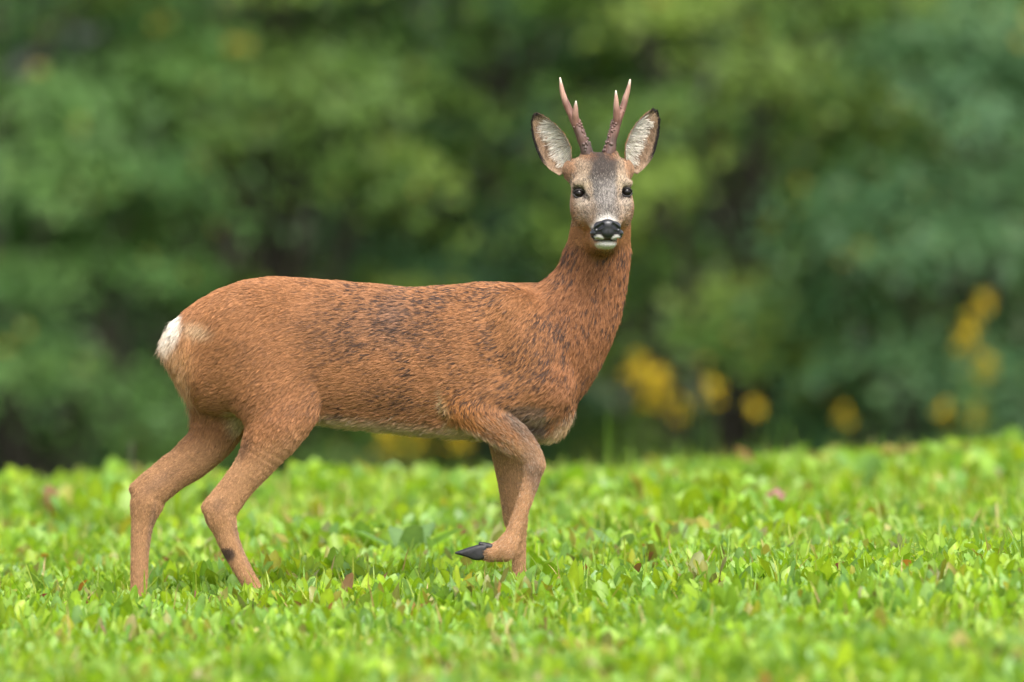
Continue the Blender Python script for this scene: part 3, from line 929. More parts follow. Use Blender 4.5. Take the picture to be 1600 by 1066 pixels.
# ears: cupped shells with a rolled root
def build_ear(base, tip, side, seed):
    b, t = np.array(base, float), np.array(tip, float)       # head mm
    A = (t - b); Lh = np.linalg.norm(A); A /= Lh
    fw = np.array([side * .42, .0, .91]); fw -= A * (fw @ A); fw /= np.linalg.norm(fw)   # cup opens forward and outward
    B = np.cross(A, fw); B /= np.linalg.norm(B)
    if B[0] * side < 0: B = -B                                   # +B = outer edge
    ns, nt_ = 30, 21
    S = np.linspace(0, 1, ns); T = np.linspace(-1, 1, nt_)
    wi = np.interp(S, [0, .12, .3, .5, .68, .84, .94, 1], [16, 26, 40, 41, 34, 22, 12, 3.0])
    wo = np.interp(S, [0, .12, .3, .5, .68, .84, .94, 1], [16, 28, 38, 37, 32, 23, 13, 3.0])
    ker = np.array([.25, .5, .25]); wi = np.convolve(np.pad(wi, 1, mode='edge'), ker, 'valid'); wo = np.convolve(np.pad(wo, 1, mode='edge'), ker, 'valid')
    def sheet(off):
        P = np.zeros((ns, nt_, 3))
        for i, s_ in enumerate(S):
            for j, t_ in enumerate(T):
                w_ = wi[i] if t_ < 0 else wo[i]
                depth = (16 * math.sin(math.pi * min(1, s_ * .9 + .12)) + 4) * (1 - abs(t_) ** 2.2)
                bow = 7 * math.sin(math.pi * s_)
                roll = math.cos(t_ * math.pi / 2)
                P[i, j] = b + A * (Lh * s_ * (1 - .0 * t_)) + B * (t_ * w_ * (.93 if abs(t_) > .9 else 1)) + fw * (-depth + bow * .3 + off * (.25 + .75 * roll))
        return P
    Fs, Bs = sheet(0.0), sheet(-5.0)
    allP = np.concatenate([Fs.reshape(-1, 3), Bs.reshape(-1, 3)])
    V = HC + (allP @ HROT) * .001
    n0 = ns * nt_
    F = []
    for i in range(ns - 1):
        for j in range(nt_ - 1):
            a = i * nt_ + j
            F.append((a, a + 1, a + nt_ + 1, a + nt_)); F.append((n0 + a, n0 + a + nt_, n0 + a + nt_ + 1, n0 + a + 1))
    for i in range(ns - 1):
        for j in (0, nt_ - 1):
            a = i * nt_ + j
            f = (a, a + nt_, n0 + a + nt_, n0 + a)
            F.append(f if j == 0 else f[::-1])
    for j in range(nt_ - 1):
        for i in (0, ns - 1):
            a = i * nt_ + j
            f = (a, n0 + a, n0 + a + 1, a + 1)
            F.append(f if i == 0 else f[::-1])
    F = np.array(F)
    ss = np.repeat(S, nt_); tt = np.tile(T, ns)
    nz_ = vnoise(V[:n0], .012, seed); nz2 = vnoise(V[:n0], .03, seed + 1)
    Ci = np.tile([.36, .25, .165], (n0, 1))
    white = sstep(.62, .15, tt + (nz_ - .5) * .5) * sstep(.06, .22, ss) * sstep(.92, .70, ss)
    Ci = lerp(Ci, np.array([.50, .43, .35]), white * .8)
    Ci = lerp(Ci, np.array([.24, .15, .09]), sstep(.1, .5, tt) * sstep(.85, .6, tt) * nz2 * .9)
    Ci = lerp(Ci, np.array([.12, .09, .075]), blob(tt, ss, -.05, .22, .18, .16, .6) * .7)
    rim = np.maximum(sstep(.70, .90, tt), sstep(.88, .97, ss)) + sstep(-.86, -.97, tt) * sstep(.35, .8, ss)
    Ci = lerp(Ci, np.array([.020, .017, .016]), np.clip(rim, 0, 1) * sstep(.12, .35, ss))
    Cbk = np.tile([.30, .15, .07], (n0, 1)); Cbk = lerp(Cbk, np.array([.03, .025, .022]), np.clip(rim, 0, 1))
    ear = link('ear', np_mesh('ear', V, F, np.full(len(F), 4), [M_coat], np.concatenate([Ci, Cbk])), deer)
    # hair: long pale tufts inside, short coat outside
    st = StrandSet()
    g = np.random.default_rng(seed)
    Nf = np.tile(HROT.T @ fw, (1, 1))[0]
    def pick(n, which, slo, shi, tlo, thi):
        si = g.uniform(slo, shi, n) * (ns - 1); ti = (g.uniform(tlo, thi, n) + 1) / 2 * (nt_ - 1)
        i = np.clip(si.astype(int), 0, ns - 2); j = np.clip(ti.astype(int), 0, nt_ - 2)
        fs, ft = (si - i)[:, None], (ti - j)[:, None]
        G = V[:n0].reshape(ns, nt_, 3) if which == 0 else V[n0:].reshape(ns, nt_, 3)
        CC = (Ci if which == 0 else Cbk).reshape(ns, nt_, 3)
        bl = lambda X: (X[i, j] * (1 - fs) + X[i + 1, j] * fs) * (1 - ft) + (X[i, j + 1] * (1 - fs) + X[i + 1, j + 1] * fs) * ft
        e1 = G[i + 1, j] - G[i, j]; e2 = G[i, j + 1] - G[i, j]
        nn = np.cross(e1, e2); nn /= np.linalg.norm(nn, axis=1)[:, None] + 1e-9
        sg = np.sign(nn @ Nf)[:, None] * (1 if which == 0 else -1)
        return bl(G), nn * sg, bl(CC), si / (ns - 1), ti / (nt_ - 1) * 2 - 1
    Aw, Bw = HROT.T @ A, HROT.T @ B
    def emit(n, which, box, dirf, ln, lf, r, tone=.18, over=None):
        P, Nn, C, s1, t1 = pick(n, which, *box)
        D = dirf(s1, t1)
        lead_, cid_ = nearest_clump(P, .007)
        if over is not None: C = np.tile(over, (n, 1))
        C = np.clip(C * (1 + g.normal(0, tone, n) + (g.normal(0, tone, len(lead_))[cid_]))[:, None], .006, .9)
        st.add(*grow(P, Nn, D, ln * g.uniform(.6, 1.3, n), np.clip(g.normal(lf, .1, n), .05, .9), C, np.full(n, r), clump=(lead_, cid_), clumpw=.5))
    emit(2600, 0, (.03, .97, -.98, .98), lambda s1, t1: Aw[None] * .9 + Bw[None] * (t1[:, None] * .5), .008, .35, .00028)
    emit(950, 0, (.12, .78, -.95, .05), lambda s1, t1: Bw[None] * (.9 - .4 * t1[:, None]) + Aw[None] * (-.35 + 1.1 * s1[:, None]), .028, .34, .00036, .13, (.76, .70, .62))
    emit(700, 0, (.05, .8, .30, .9), lambda s1, t1: -Bw[None] * .7 + Aw[None] * .6, .016, .35, .00030, .3, (.26, .17, .11))
    emit(3200, 1, (.0, .97, -.98, .98), lambda s1, t1: Aw[None] + Bw[None] * (t1[:, None] * .4), .009, .3, .00032)
    emit(700, 0, (.1, .99, .86, .99), lambda s1, t1: Aw[None] + Bw[None] * .5, .006, .35, .00030)
    st.build('fur', ear, M_hair)
build_ear((-72, 42, -72), (-136, 168, -84), -1, 51)
build_ear((72, 44, -72), (124, 178, -84), 1, 52)

# ------------------------------------------------------------------ meadow
G_BRIGHT = np.array([.250, .435, .022]); G_YEL = np.array([.37, .475, .022]); G_BLUE = np.array([.235, .405, .135]); G_DEEP = np.array([.07, .20, .018])
ROWS_S = np.array([0, .28, .55, .84, 1.0])
ROWS_W = np.array([.20, .66, 1.0, .84, .0])
HI_S = np.array([0, .18, .38, .58, .77, .92, 1.0])
HI_W = np.array([.20, .50, .86, 1.0, .86, .46, .0])
def leaf_batch(P, az, lean, bend, L, W, fold, C, twist=None, wprof=ROWS_W, wave=None):
    """tongue-shaped leaves: returns V, loops, counts, colors; rows of three vertices and a tip"""
    n = len(P); nr = len(wprof)
    rs = ROWS_S if nr == 5 else HI_S
    d = np.stack([np.cos(az), np.sin(az), np.zeros(n)], 1)
    tw = az + math.pi / 2 + (0 if twist is None else twist)
    acr = np.stack([np.cos(tw), np.sin(tw), np.zeros(n)], 1)
    up_ = np.array([0, 0, 1.0])
    pos = P.copy(); rows = []
    prev = 0
    for k in range(nr):
        s0 = rs[k]
        th = lean + bend * s0
        if k:
            ds = (s0 - prev) * L
            tm = lean + bend * (s0 + prev) / 2
            pos = pos + d * (np.sin(tm) * ds)[:, None] + up_ * (np.cos(tm) * ds)[:, None]
        prev = s0
        nrm = -d * np.cos(th)[:, None] + up_ * np.sin(th)[:, None]
        w_ = W * wprof[k] * .5
        if k < nr - 1:
            e = acr * w_[:, None]; f = nrm * (w_ * fold)[:, None]
            wv = 0 if wave is None else nrm * (W * .13 * np.sin(wave + k * 1.9))[:, None]
            rows += [pos - e + f + wv, pos, pos + e + f - wv]
        else:
            rows.append(pos)
    V = np.stack(rows, 1).reshape(-1, 3)
    m = 3 * (nr - 1) + 1
    fq = []
    for k in range(nr - 2):
        a = 3 * k
        fq += [[a, a + 1, a + 4, a + 3], [a + 1, a + 2, a + 5, a + 4]]
    q = 3 * (nr - 2)
    ft = [[q, q + 1, m - 1], [q + 1, q + 2, m - 1]]
    one = np.array([i for f in fq for i in f] + [i for f in ft for i in f])
    loops = (np.arange(n)[:, None] * m + one[None]).ravel()
    counts = np.tile([4] * len(fq) + [3] * 2, n)
    mid = np.zeros(m); mid[1:m - 1:3] = 1
    Cv = np.repeat(C[:, None], m, 1) * (1 + .18 * mid[None, :, None])
    return V, loops, counts, Cv.reshape(-1, 3)

def meadow_colors(n, P, g):
    r = g.random(n); nz_ = vnoise(P * [1, 1, 0], .35, 61)
    C = np.tile(G_BRIGHT, (n, 1))
    C = lerp(C, G_YEL, np.clip(g.normal(.35, .35, n), 0, 1))
    bl = (g.random(n) < .36 + .30 * (nz_ - .5))
    C[bl] = lerp(np.tile(G_BLUE, (bl.sum(), 1)), G_BRIGHT, g.random(bl.sum()) * .6)
    dp = g.random(n) < .10
    C[dp] = lerp(C[dp], G_DEEP, np.full(dp.sum(), .7))
    patch = vnoise(P * [1, 1, 0], .22, 62)
    br = g.random(n) < np.clip((patch - .56) * .6, .02, .16)
    k = br.sum()
    pal = np.array([[.22, .085, .045], [.30, .12, .09], [.42, .27, .05], [.16, .06, .05], [.40, .22, .12]])
    C[br] = pal[g.integers(0, len(pal), k)]
    return C * g.uniform(.75, 1.2, n)[:, None]

def meadow_sheet():
    g = np.random.default_rng(77)
    parts = []
    def spread(n, xr, yr, Lr, wk, lean, size_boost=1.0, hi=False):
        # leaves grow from rosettes: choose rosette centres and spread round them
        nc = max(1, n // 6)
        cx, cy = g.uniform(*xr, nc), g.uniform(*yr, nc)
        csz = g.uniform(.6, 1.3, nc) * (.55 + .95 * vnoise(np.stack([cx, cy, 0 * cx], 1), .5, 63))
        ci = g.integers(0, nc, n)
        az = g.uniform(0, 2 * math.pi, n)
        rr = g.random(n) * .022
        x = cx[ci] + np.cos(az) * rr; y = cy[ci] + np.sin(az) * rr
        P = np.stack([x, y, gz(x, y) - .004], 1)
        L = g.uniform(*Lr, n) * csz[ci] * size_boost
        W = L * g.uniform(*wk, n)
        C = meadow_colors(n, P, g)
        ctone = meadow_colors(nc, np.stack([cx, cy, 0 * cx], 1), g)
        C = lerp(C, ctone[ci], np.full(n, .5))
        parts.append(leaf_batch(P, az, np.clip(g.normal(lean, .24, n), .02, 1.3), g.uniform(.0, .65, n), L, W, g.uniform(.1, .6, n), C, g.normal(0, .5, n), HI_W if hi else ROWS_W, g.uniform(0, 6.28, n)))
    # the ground the photograph looks over, then its surroundings
    spread(38000, (-1.35, 1.35), (-2.2, 1.4), (.038, .080), (.20, .34), .22, 1.0, True)
    spread(26000, (-1.45, 1.45), (-4.6, -2.2), (.038, .080), (.22, .38), .24)
    spread(13000, (-1.6, 1.6), (1.4, 3.0), (.040, .082), (.24, .40), .26)
    spread(20000, (-2.0, 2.0), (3.0, 8.2), (.045, .082), (.28, .46), .28, 1.05)
    spread(11000, (-5.0, -1.35), (-4.6, 8.2), (.05, .09), (.36, .6), .4, 1.3)
    spread(11000, (1.35, 5.0), (-4.6, 8.2), (.05, .09), (.36, .6), .4, 1.3)
    spread(7000, (-4, 4), (-8.5, -4.6), (.04, .07), (.4, .65), .5, 1.1)
    # low creeping filler
    spread(12000, (-1.6, 1.6), (-4.4, 4.0), (.022, .042), (.5, .9), .8)
    off = 0; Vs, Ls, Cs, Cc = [], [], [], []
    for V, l, c, cc in parts:
        Vs.append(V); Ls.append(l + off); Cs.append(c); Cc.append(cc); off += len(V)
    o = link('meadow_foliage', np_mesh('meadow_foliage', np.concatenate(Vs), np.concatenate(Ls), np.concatenate(Cs), [M_meadow], np.concatenate(Cc)))
    tag(o, 'dense low carpet of bright green tongue-shaped leaves covering the field', 'ground cover', kind='stuff')

def grass_sheet():
    """thin blades between the leaves"""
    g = np.random.default_rng(78)
    n = 15000
    x = g.uniform(-1.9, 1.9, n); y = g.uniform(-4.6, 9.0, n)
    P = np.stack([x, y, gz(x, y) - .003], 1)
    L = g.uniform(.05, .13, n); W = g.uniform(.003, .006, n)
    C = lerp(np.tile([.16, .34, .02], (n, 1)), np.array([.34, .40, .06]), g.random(n))
    dry = g.random(n) < .08; C[dry] = [.45, .33, .15]
    V, l, c, cc = leaf_batch(P, g.uniform(0, 6.28, n), np.abs(g.normal(.1, .25, n)), g.uniform(0, 1.2, n), L, W, np.full(n, .3), C, wprof=np.array([.8, 1, .9, .6, 0]))
    o = link('grass', np_mesh('grass', V, l, c, [M_meadow], cc))
    tag(o, 'thin grass blades scattered between the meadow leaves', 'grass', kind='stuff')
meadow_sheet()
grass_sheet()

# single plants one can pick out: a rosette of separate leaves
leaf_lib = {}
def lib_leaf(kind, L, W, lean, bend, fold, C, wprof=ROWS_W):
    key = (kind, round(L, 3), round(lean, 2))
    me = leaf_lib.get(key)
    if me is None:
        V, l, c, cc = leaf_batch(np.zeros((1, 3)), np.zeros(1), np.array([lean]), np.array([bend]), np.array([L]), np.array([W]), np.array([fold]), np.array([C]), wprof=wprof)
        me = leaf_lib[key] = np_mesh('leaf', V, l, c, [M_meadow], cc)
    return me
LEAFS = {
    'green': [(.085, .030, .12, .5, .35, G_BRIGHT), (.070, .028, .35, .6, .3, G_YEL), (.095, .034, .25, .35, .4, G_BRIGHT * .85), (.060, .026, .6, .7, .25, G_YEL * .9)],
    'blue': [(.085, .036, .15, .5, .3, G_BLUE), (.070, .032, .42, .6, .35, G_BLUE * .9), (.095, .038, .28, .4, .3, (G_BLUE + G_BRIGHT) / 2), (.060, .028, .65, .6, .2, G_BLUE * 1.1)],
    'olive': [(.080, .028, .10, .4, .45, np.array([.15, .22, .03])), (.065, .026, .35, .7, .4, np.array([.20, .26, .04])), (.075, .026, .5, .5, .4, np.array([.27, .17, .06]))],
}
def rosette(kind, x, y, scale, g, label, group, nleaf=None, cat='plant', name='leafy_plant'):
    p = empty(name, (x, y, float(gz(x, y)) - .003), g.uniform(0, 6.28))
    tag(p, label, cat, group)
    n = nleaf or int(g.integers(5, 9))
    for k in range(n):
        sp = LEAFS[kind][int(g.integers(0, len(LEAFS[kind])))]
        o = link('leaf', lib_leaf(kind, *sp), p, (0, 0, 0), (g.normal(0, .12), g.normal(0, .12), 2 * math.pi * (k / n) + g.normal(0, .3)))
        s_ = scale * g.uniform(.75, 1.15); o.scale = (s_, s_ * g.uniform(.85, 1.2), s_)
    return p
g_pl = np.random.default_rng(99)
spots = []
def free(x, y, d=.07):
    return all((x - a) ** 2 + (y - b) ** 2 > d * d for a, b in spots)
for kind, cnt, label, group in (
        ('green', 70, 'yellow-green meadow plant with a rosette of upright tongue-shaped leaves', 'yellow-green rosettes in the meadow'),
        ('blue', 45, 'blue-green meadow plant with broad matt upright leaves', 'blue-green rosettes in the meadow'),
        ('olive', 18, 'dull olive meadow plant with narrow folded leaves turning brown', 'olive rosettes in the meadow')):
    k = 0
    while k < cnt:
        x, y = g_pl.uniform(-1.12, 1.12), g_pl.uniform(-1.7, .8)
        if not free(x, y): continue
        spots.append((x, y)); k += 1
        rosette(kind, x, y, g_pl.uniform(.60, .90), g_pl, label, group)

# withered leaves standing out in red and brown
def withered(px_, y, L, W, c, lean, az, label, name='withered_leaf', group=None):
    x = px_
    wp = np.array([.25, .85, 1.0, .65, 0.0])
    V, l, cn, cc = leaf_batch(np.zeros((1, 3)), np.array([0.0]), np.array([lean]), np.array([.8]), np.array([L]), np.array([W]), np.array([.55]), np.array([c]), wprof=wp)
    me = np_mesh('withered_leaf', V, l, cn, [M_meadow], cc * rng.uniform(.85, 1.15, (len(cc), 1)))
    o = link(name, me, None, (x, y, float(gz(x, y)) + .026), (0, 0, az))
    tag(o, label, 'leaf', group)
RB = np.array([.23, .07, .06]); BR = np.array([.20, .10, .05]); OR = np.array([.50, .22, .05]); PK = np.array([.42, .22, .18])
withered(-.925, -.30, .060, .042, RB + .03, .5, -1.2, 'dark red withered leaf beside the trailing hind leg of the deer')
withered(-.352, -.35, .085, .026, np.array([.42, .24, .17]), .05, -1.2, 'speckled pinkish-brown upright withered leaf in the grass below the belly of the deer')
withered(-.27, -.38, .075, .022, BR * 1.1, -.3, .4, 'olive-brown ragged leaf beside a speckled pinkish leaf below the belly')
withered(.155, -.15, .075, .012, OR * .6, .05, -1.5, 'thin curled orange-brown leaf just in front of the planted foreleg')
withered(.70, .05, .060, .030, RB * .9 + .03, .5, -1.1, 'dull purple-brown withered leaf in the open meadow ahead of the deer')
withered(.84, -.30, .06, .028, OR, .1, -1.6, 'orange and brown blotched leaf beside a small upright sprig')
withered(.665, -1.35, .085, .032, RB * .8, .9, -.6, 'long curled maroon leaf bent over in the near meadow ahead of the deer')
gw = np.random.default_rng(123)
extra = [(gw.uniform(-1.2, 1.2), gw.uniform(-1.8, 2.2), (PK, BR, RB, OR * .8, PK * .8)[int(gw.integers(0, 5))], gw.uniform(.03, .055)) for _ in range(34)]
for x_, y_, c_, L_ in extra + list(((-1.10, 1.9, OR * .8, .07), (-.93, 2.6, RB * 1.3, .06), (-.11, 2.4, PK * .8, .06), (.86, 2.9, OR * .9, .05), (.66, 7.2, PK * 1.2, .10), (1.02, .55, PK, .05), (-.62, .9, PK, .07),
                       (-.95, .45, OR * .9, .05), (.05, -.55, RB * .8, .045), (-.12, -.30, BR * .8, .05), (1.0, -.35, RB * .6, .055), (.45, -.42, BR, .05), (.30, .9, BR * .8, .05), (-.43, -.9, BR, .06))):
    withered(x_, y_, L_, L_ * .42, c_, rng.uniform(.1, .6), rng.uniform(-2.6, -.5), 'small withered brown or reddish leaf sticking up among the green meadow leaves', group='small withered leaves in the meadow')

# two larger docks
def dock(x, y, sc, label, n, g):
    p = empty('dock_plant', (x, y, float(gz(x, y)) - .003), g.uniform(0, 6.28)); tag(p, label, 'plant')
    for k in range(n):
        me = lib_leaf('dock%d' % (k % 2), .16 + .02 * (k % 2), .060, .3 + .25 * (k % 2), .75, .3, (G_BLUE * .7, G_BLUE * .55 + G_DEEP * .4)[k % 2], np.array([.10, .75, 1.0, .70, 0]))
        o = link('leaf', me, p, (0, 0, 0), (0, 0, k / n * 6.28 + g.normal(0, .3))); s_ = sc * g.uniform(.8, 1.1); o.scale = (s_, s_, s_)
dock(-.235, 1.55, .95, 'large grey-green dock plant behind the raised hoof, its broad leaf leaning', 5, g_pl)
dock(.245, 1.3, .8, 'broad-leaved green dock plant standing ahead of the planted foreleg', 5, g_pl)
dock(-.135, -.28, .5, 'round grey-green leaved dock under the raised hoof', 4, g_pl)

# upright sprig with whorled leaflets
def sprig(x, y):
    p = empty('flower_sprig', (x, y, float(gz(x, y)))); tag(p, 'small pale green sprig with whorls of tiny leaflets standing upright', 'plant')
    V, l, c, q = tube([(0, 0, 0, .0016), (.001, 0, .04, .0014), (-.001, 0, .075, .0011), (0, 0, .105, .0008)], 6, .02, 5)
    link('stem', np_mesh('stem', V, l, c, [M_meadow], np.tile([.22, .34, .06], (len(V), 1))), p)
    me = lib_leaf('sprig', .018, .006, 1.0, .4, .3, np.array([.38, .46, .08]))
    for i in range(26):
        z = .03 + .075 * i / 26
        o = link('leaf', me, p, (0, 0, z), (0, 0, i * 2.4)); s_ = 1.1 - .5 * i / 26; o.scale = (s_, s_, s_)
sprig(.862, -.15)

def grass_tuft(x, y, n, L, label, g, cat='grass tuft', up_=.5, c=(.16, .30, .04), name='grass_tuft', group=None):
    p = empty(name, (x, y, float(gz(x, y)))); tag(p, label, cat, group)
    for k in range(n):
        me = lib_leaf('blade%g_%g' % (round(L, 2), c[0]), L, .005, .12, .9 * up_ * 2, .3, np.array(c), np.array([.8, 1, .8, .5, 0]))
        o = link('blade', me, p, (0, 0, 0), (g.normal(0, .1), g.normal(0, .1), g.uniform(0, 6.28))); s_ = g.uniform(.7, 1.1); o.scale = (s_, s_, s_)
grass_tuft(1.10, -.15, 7, .15, 'tuft of arching thin grass blades at the meadow beyond the small sprig', g_pl)
for x_, y_, L_ in ((.27, 7.0, .24), (.345, 7.3, .16), (.72, 7.1, .22), (.80, 7.2, .17), (.47, 7.4, .15), (1.03, 7.5, .13), (-1.12, 6.8, .15), (-.30, 7.3, .14), (1.3, 7.3, .12)):
    grass_tuft(x_, y_, 3, L_, 'tall grass blades sticking up from the far crest of the meadow', g_pl, up_=.15, c=(.20, .36, .05), group='tall grass on the crest')
# pale dead stalk behind the trailing leg
p = empty('dead_stalk', (-1.04, 6.6, float(gz(-1.04, 6.6)))); tag(p, 'pale dry stalk rising behind the trailing hind leg', 'stalk')
V, l, c, q = tube([(0, 0, 0, .006), (.003, 0, .06, .0058), (-.002, 0, .12, .005), (0, 0, .175, .0045)], 8, .05, 5)
link('stem', np_mesh('stem', V, l, c, [M_bark], np.tile([.25, .24, .17], (len(V), 1))), p)

# ------------------------------------------------------------------ wood edge
def leaf_quads(P, Nn, size, C, g, asp=.6):
    """small folded leaves (two triangles pairs) with centre P and normal Nn"""
    n = len(P)
    ref = g.normal(0, 1, (n, 3)); ref[:, 2] -= .8
    a = ref - Nn * np.sum(ref * Nn, 1)[:, None]; a /= np.linalg.norm(a, axis=1)[:, None] + 1e-9
    b = np.cross(Nn, a)
    s_ = size[:, None]
    V = np.stack([P - a * s_ * .5, P + b * s_ * asp * .5 + Nn * s_ * .12, P + a * s_ * .5 - Nn * s_ * .1, P - b * s_ * asp * .5 + Nn * s_ * .12], 1).reshape(-1, 3)
    loops = np.arange(n * 4)
    one = np.array([0, 1, 2, 0, 2, 3])
    loops = (np.arange(n)[:, None] * 4 + one[None]).ravel()
    return V, loops, np.full(n * 2, 3), np.repeat(C, 4, 0)

def crown_points(cx, cy, z0, z1, rx, ry, nb, per, g, tone, tipc, shell=.75, bough=(.42, .30, .20), lsize=(.05, .09)):
    """boughs over an egg-shaped crown; every bough a drooping spray of leaves"""
    d = g.normal(0, 1, (nb, 3)); d /= np.linalg.norm(d, axis=1)[:, None]
    d[:, 1] -= .25; d /= np.linalg.norm(d, axis=1)[:, None]
    rr = shell + (1 - shell) * g.random(nb) ** .6 + g.normal(0, .07, nb)
    H_ = (z1 - z0) / 2
    bc = np.stack([cx + d[:, 0] * rx * rr, cy + d[:, 1] * ry * rr, (z0 + z1) / 2 + d[:, 2] * H_ * rr], 1)
    out = np.stack([d[:, 0], d[:, 1], np.full(nb, -.15)], 1); out /= np.linalg.norm(out, axis=1)[:, None]
    side = np.cross(out, [0, 0, 1.0]); side /= np.linalg.norm(side, axis=1)[:, None]
    upv = np.cross(side, out)
    bi = np.repeat(np.arange(nb), per); n = len(bi)
    q = g.normal(0, .5, (n, 3))
    bs = g.uniform(.7, 1.35, nb)[bi]
    droop = -.25 * np.clip(q[:, 0], 0, 2) ** 2
    P = bc[bi] + (out[bi] * (q[:, :1] * bough[0]) + side[bi] * (q[:, 1:2] * bough[1]) + upv[bi] * ((q[:, 2:3] * .5 + droop[:, None]) * bough[2])) * bs[:, None]
    Nn = upv[bi] * 1.0 + out[bi] * .55 + g.normal(0, .42, (n, 3)); Nn /= np.linalg.norm(Nn, axis=1)[:, None]
    bt = g.random(nb)
    C = lerp(np.tile(tone, (n, 1)), np.array(tipc), np.clip((bt[bi] - .35) * 1.3, 0, 1) * g.uniform(.5, 1, n))
    C = C * g.uniform(.75, 1.25, n)[:, None]
    ye = g.random(n) < .02
    C[ye] = [.28, .24, .03]
    return P, Nn, g.uniform(*lsize, n), C, bc

def trunk_mesh(x0, h, r, bc, g, nlimb, lean=.2):
    """tapered trunk with limbs reaching toward the boughs; local coordinates"""
    Vs, Ls, Cs = [], [], []; off = 0
    top = np.array([g.normal(0, lean), g.normal(0, lean), h])
    mid1 = top * .35 + np.array([g.normal(0, .06), g.normal(0, .06), 0]); mid2 = top * .7 + np.array([g.normal(0, .08), g.normal(0, .08), 0])
    path = [(0, 0, -.15, r * 1.35), (0, 0, .1, r * 1.05), tuple(mid1) + (r * .85,), tuple(mid2) + (r * .55,), tuple(top) + (r * .15,)]
    V, l, c, q = tube(path, 10, .12, int(g.integers(0, 999)))
    Vs.append(V); Ls.append(l); Cs.append(c); off += len(V)
    if len(bc):
        for k in range(nlimb):
            e = bc[int(g.integers(0, len(bc)))]
            f = np.clip(e[2] / h - .25, .06, .9)
            i = int(f * (len(q) - 1)); s0 = q[i, :3]; r0 = q[i, 3] * .55
            m = (s0 + e) / 2 + np.array([0, 0, .08])
            V, l, c, _ = tube([tuple(s0) + (r0,), tuple(s0 * .6 + m * .4) + (r0 * .8,), tuple(m) + (r0 * .6,), tuple(e) + (r0 * .2,)], 6, .1, k)
            Vs.append(V); Ls.append(l + off); Cs.append(c); off += len(V)
    return np.concatenate(Vs), np.concatenate(Ls), np.concatenate(Cs)

def tree(name, label, cat, x, y, h, rx, ry, zlow, nb, per, tone, tipc, seed, group=None, tr=.08, nlimb=22, bough=(.42, .30, .20), lsize=(.05, .09), shell=.7):
    g = np.random.default_rng(seed)
    z = float(gz(x, y))
    t = empty(name, (x, y, z)); tag(t, label, cat, group)
    P, Nn, sz, C, bc = crown_points(0, 0, zlow, h, rx, ry, nb, per, g, np.array(tone), np.array(tipc), shell, bough, lsize)
    keep = P[:, 2] > .02
    V, l, c, cc = leaf_quads(P[keep], Nn[keep], sz[keep], C[keep], g)
    link('crown', np_mesh('crown', V, l, c, [M_tree], cc, smooth=False), t)
    V, l, c = trunk_mesh(0, h * .86, tr, bc, g, nlimb)
    link('trunk', np_mesh('trunk', V, l, c, [M_bark]), t)
    return t

MID = ((.052, .128, .030), (.120, .225, .044)); YEL = ((.076, .150, .024), (.190, .265, .034)); BLU = ((.048, .120, .044), (.098, .188, .062)); DRK_ = ((.032, .090, .032), (.066, .148, .040))
# front shrubs
SH = 'front shrubs of the wood edge'
tree('hazel_shrub', 'mid-green leafy shrub at the wood edge behind the rump of the deer', 'shrub', -2.25, 26.6, 3.4, .95, .8, .05, 62, 130, *MID, 201)
tree('hazel_shrub', 'yellow-tinged leafy shrub at the wood edge above the back of the deer', 'shrub', -1.05, 27.6, 4.0, .85, .8, .10, 62, 130, *YEL, 202)
tree('hazel_shrub', 'dark green shrub at the wood edge behind the withers of the deer', 'shrub', -.15, 28.4, 3.6, .80, .8, .10, 56, 130, *DRK_, 203)
tree('hazel_shrub', 'bright light-green bushy shrub at the wood edge next to the neck of the deer', 'shrub', .95, 26.8, 3.3, .85, .8, .08, 66, 130, *YEL, 204)
tree('hazel_shrub', 'blue-green rounded shrub low at the wood edge in front of dark gaps', 'shrub', 2.05, 26.0, 2.6, .75, .7, .02, 60, 120, *BLU, 205)
tree('hazel_shrub', 'mid-green shrub with a few yellow twigs at the meadow end ahead of the deer', 'shrub', 3.05, 27.4, 3.8, .85, .8, .05, 60, 130, *MID, 206)
tree('hazel_shrub', 'dull green shrub standing beyond the tail end of the wood edge', 'shrub', -3.5, 27.6, 3.6, .95, .8, .05, 56, 120, *MID, 207)
tree('hazel_shrub', 'wide blue-green shrub closing the wood edge past the goldenrod', 'shrub', 4.5, 27.0, 3.4, 1.0, .8, .05, 54, 110, *BLU, 208)
# taller trees behind
for i, (x, y, h, pal, lab) in enumerate((
        (-3.0, 31.0, 7.5, DRK_, 'dark green broadleaf tree behind the shrubs past the rump'),
        (-1.7, 31.6, 8.2, MID, 'tall green broadleaf tree rising behind the yellow-tinged shrub'),
        (-.4, 32.0, 7.8, DRK_, 'dark broadleaf tree in the hollow behind the withers'),
        (.75, 31.4, 8.5, MID, 'broadleaf tree with low boughs behind the antlers'),
        (1.75, 30.6, 7.0, YEL, 'light olive-green broadleaf tree behind the blue-green shrub'),
        (2.9, 31.8, 8.0, MID, 'broadleaf tree with hanging green boughs at the goldenrod end of the wood'),
        (4.6, 31.2, 7.6, DRK_, 'dark broadleaf tree beyond the last shrub of the wood edge'),
        (-4.8, 31.4, 7.4, MID, 'green broadleaf tree far past the tail side of the deer'))):
    tree('broadleaf_tree', lab, 'tree', x, y, h, 1.05, 1.0, .45, 88, 105, *pal, 300 + i, 'trees of the wood edge', .09, 20, (.5, .36, .24), (.06, .10), .6)

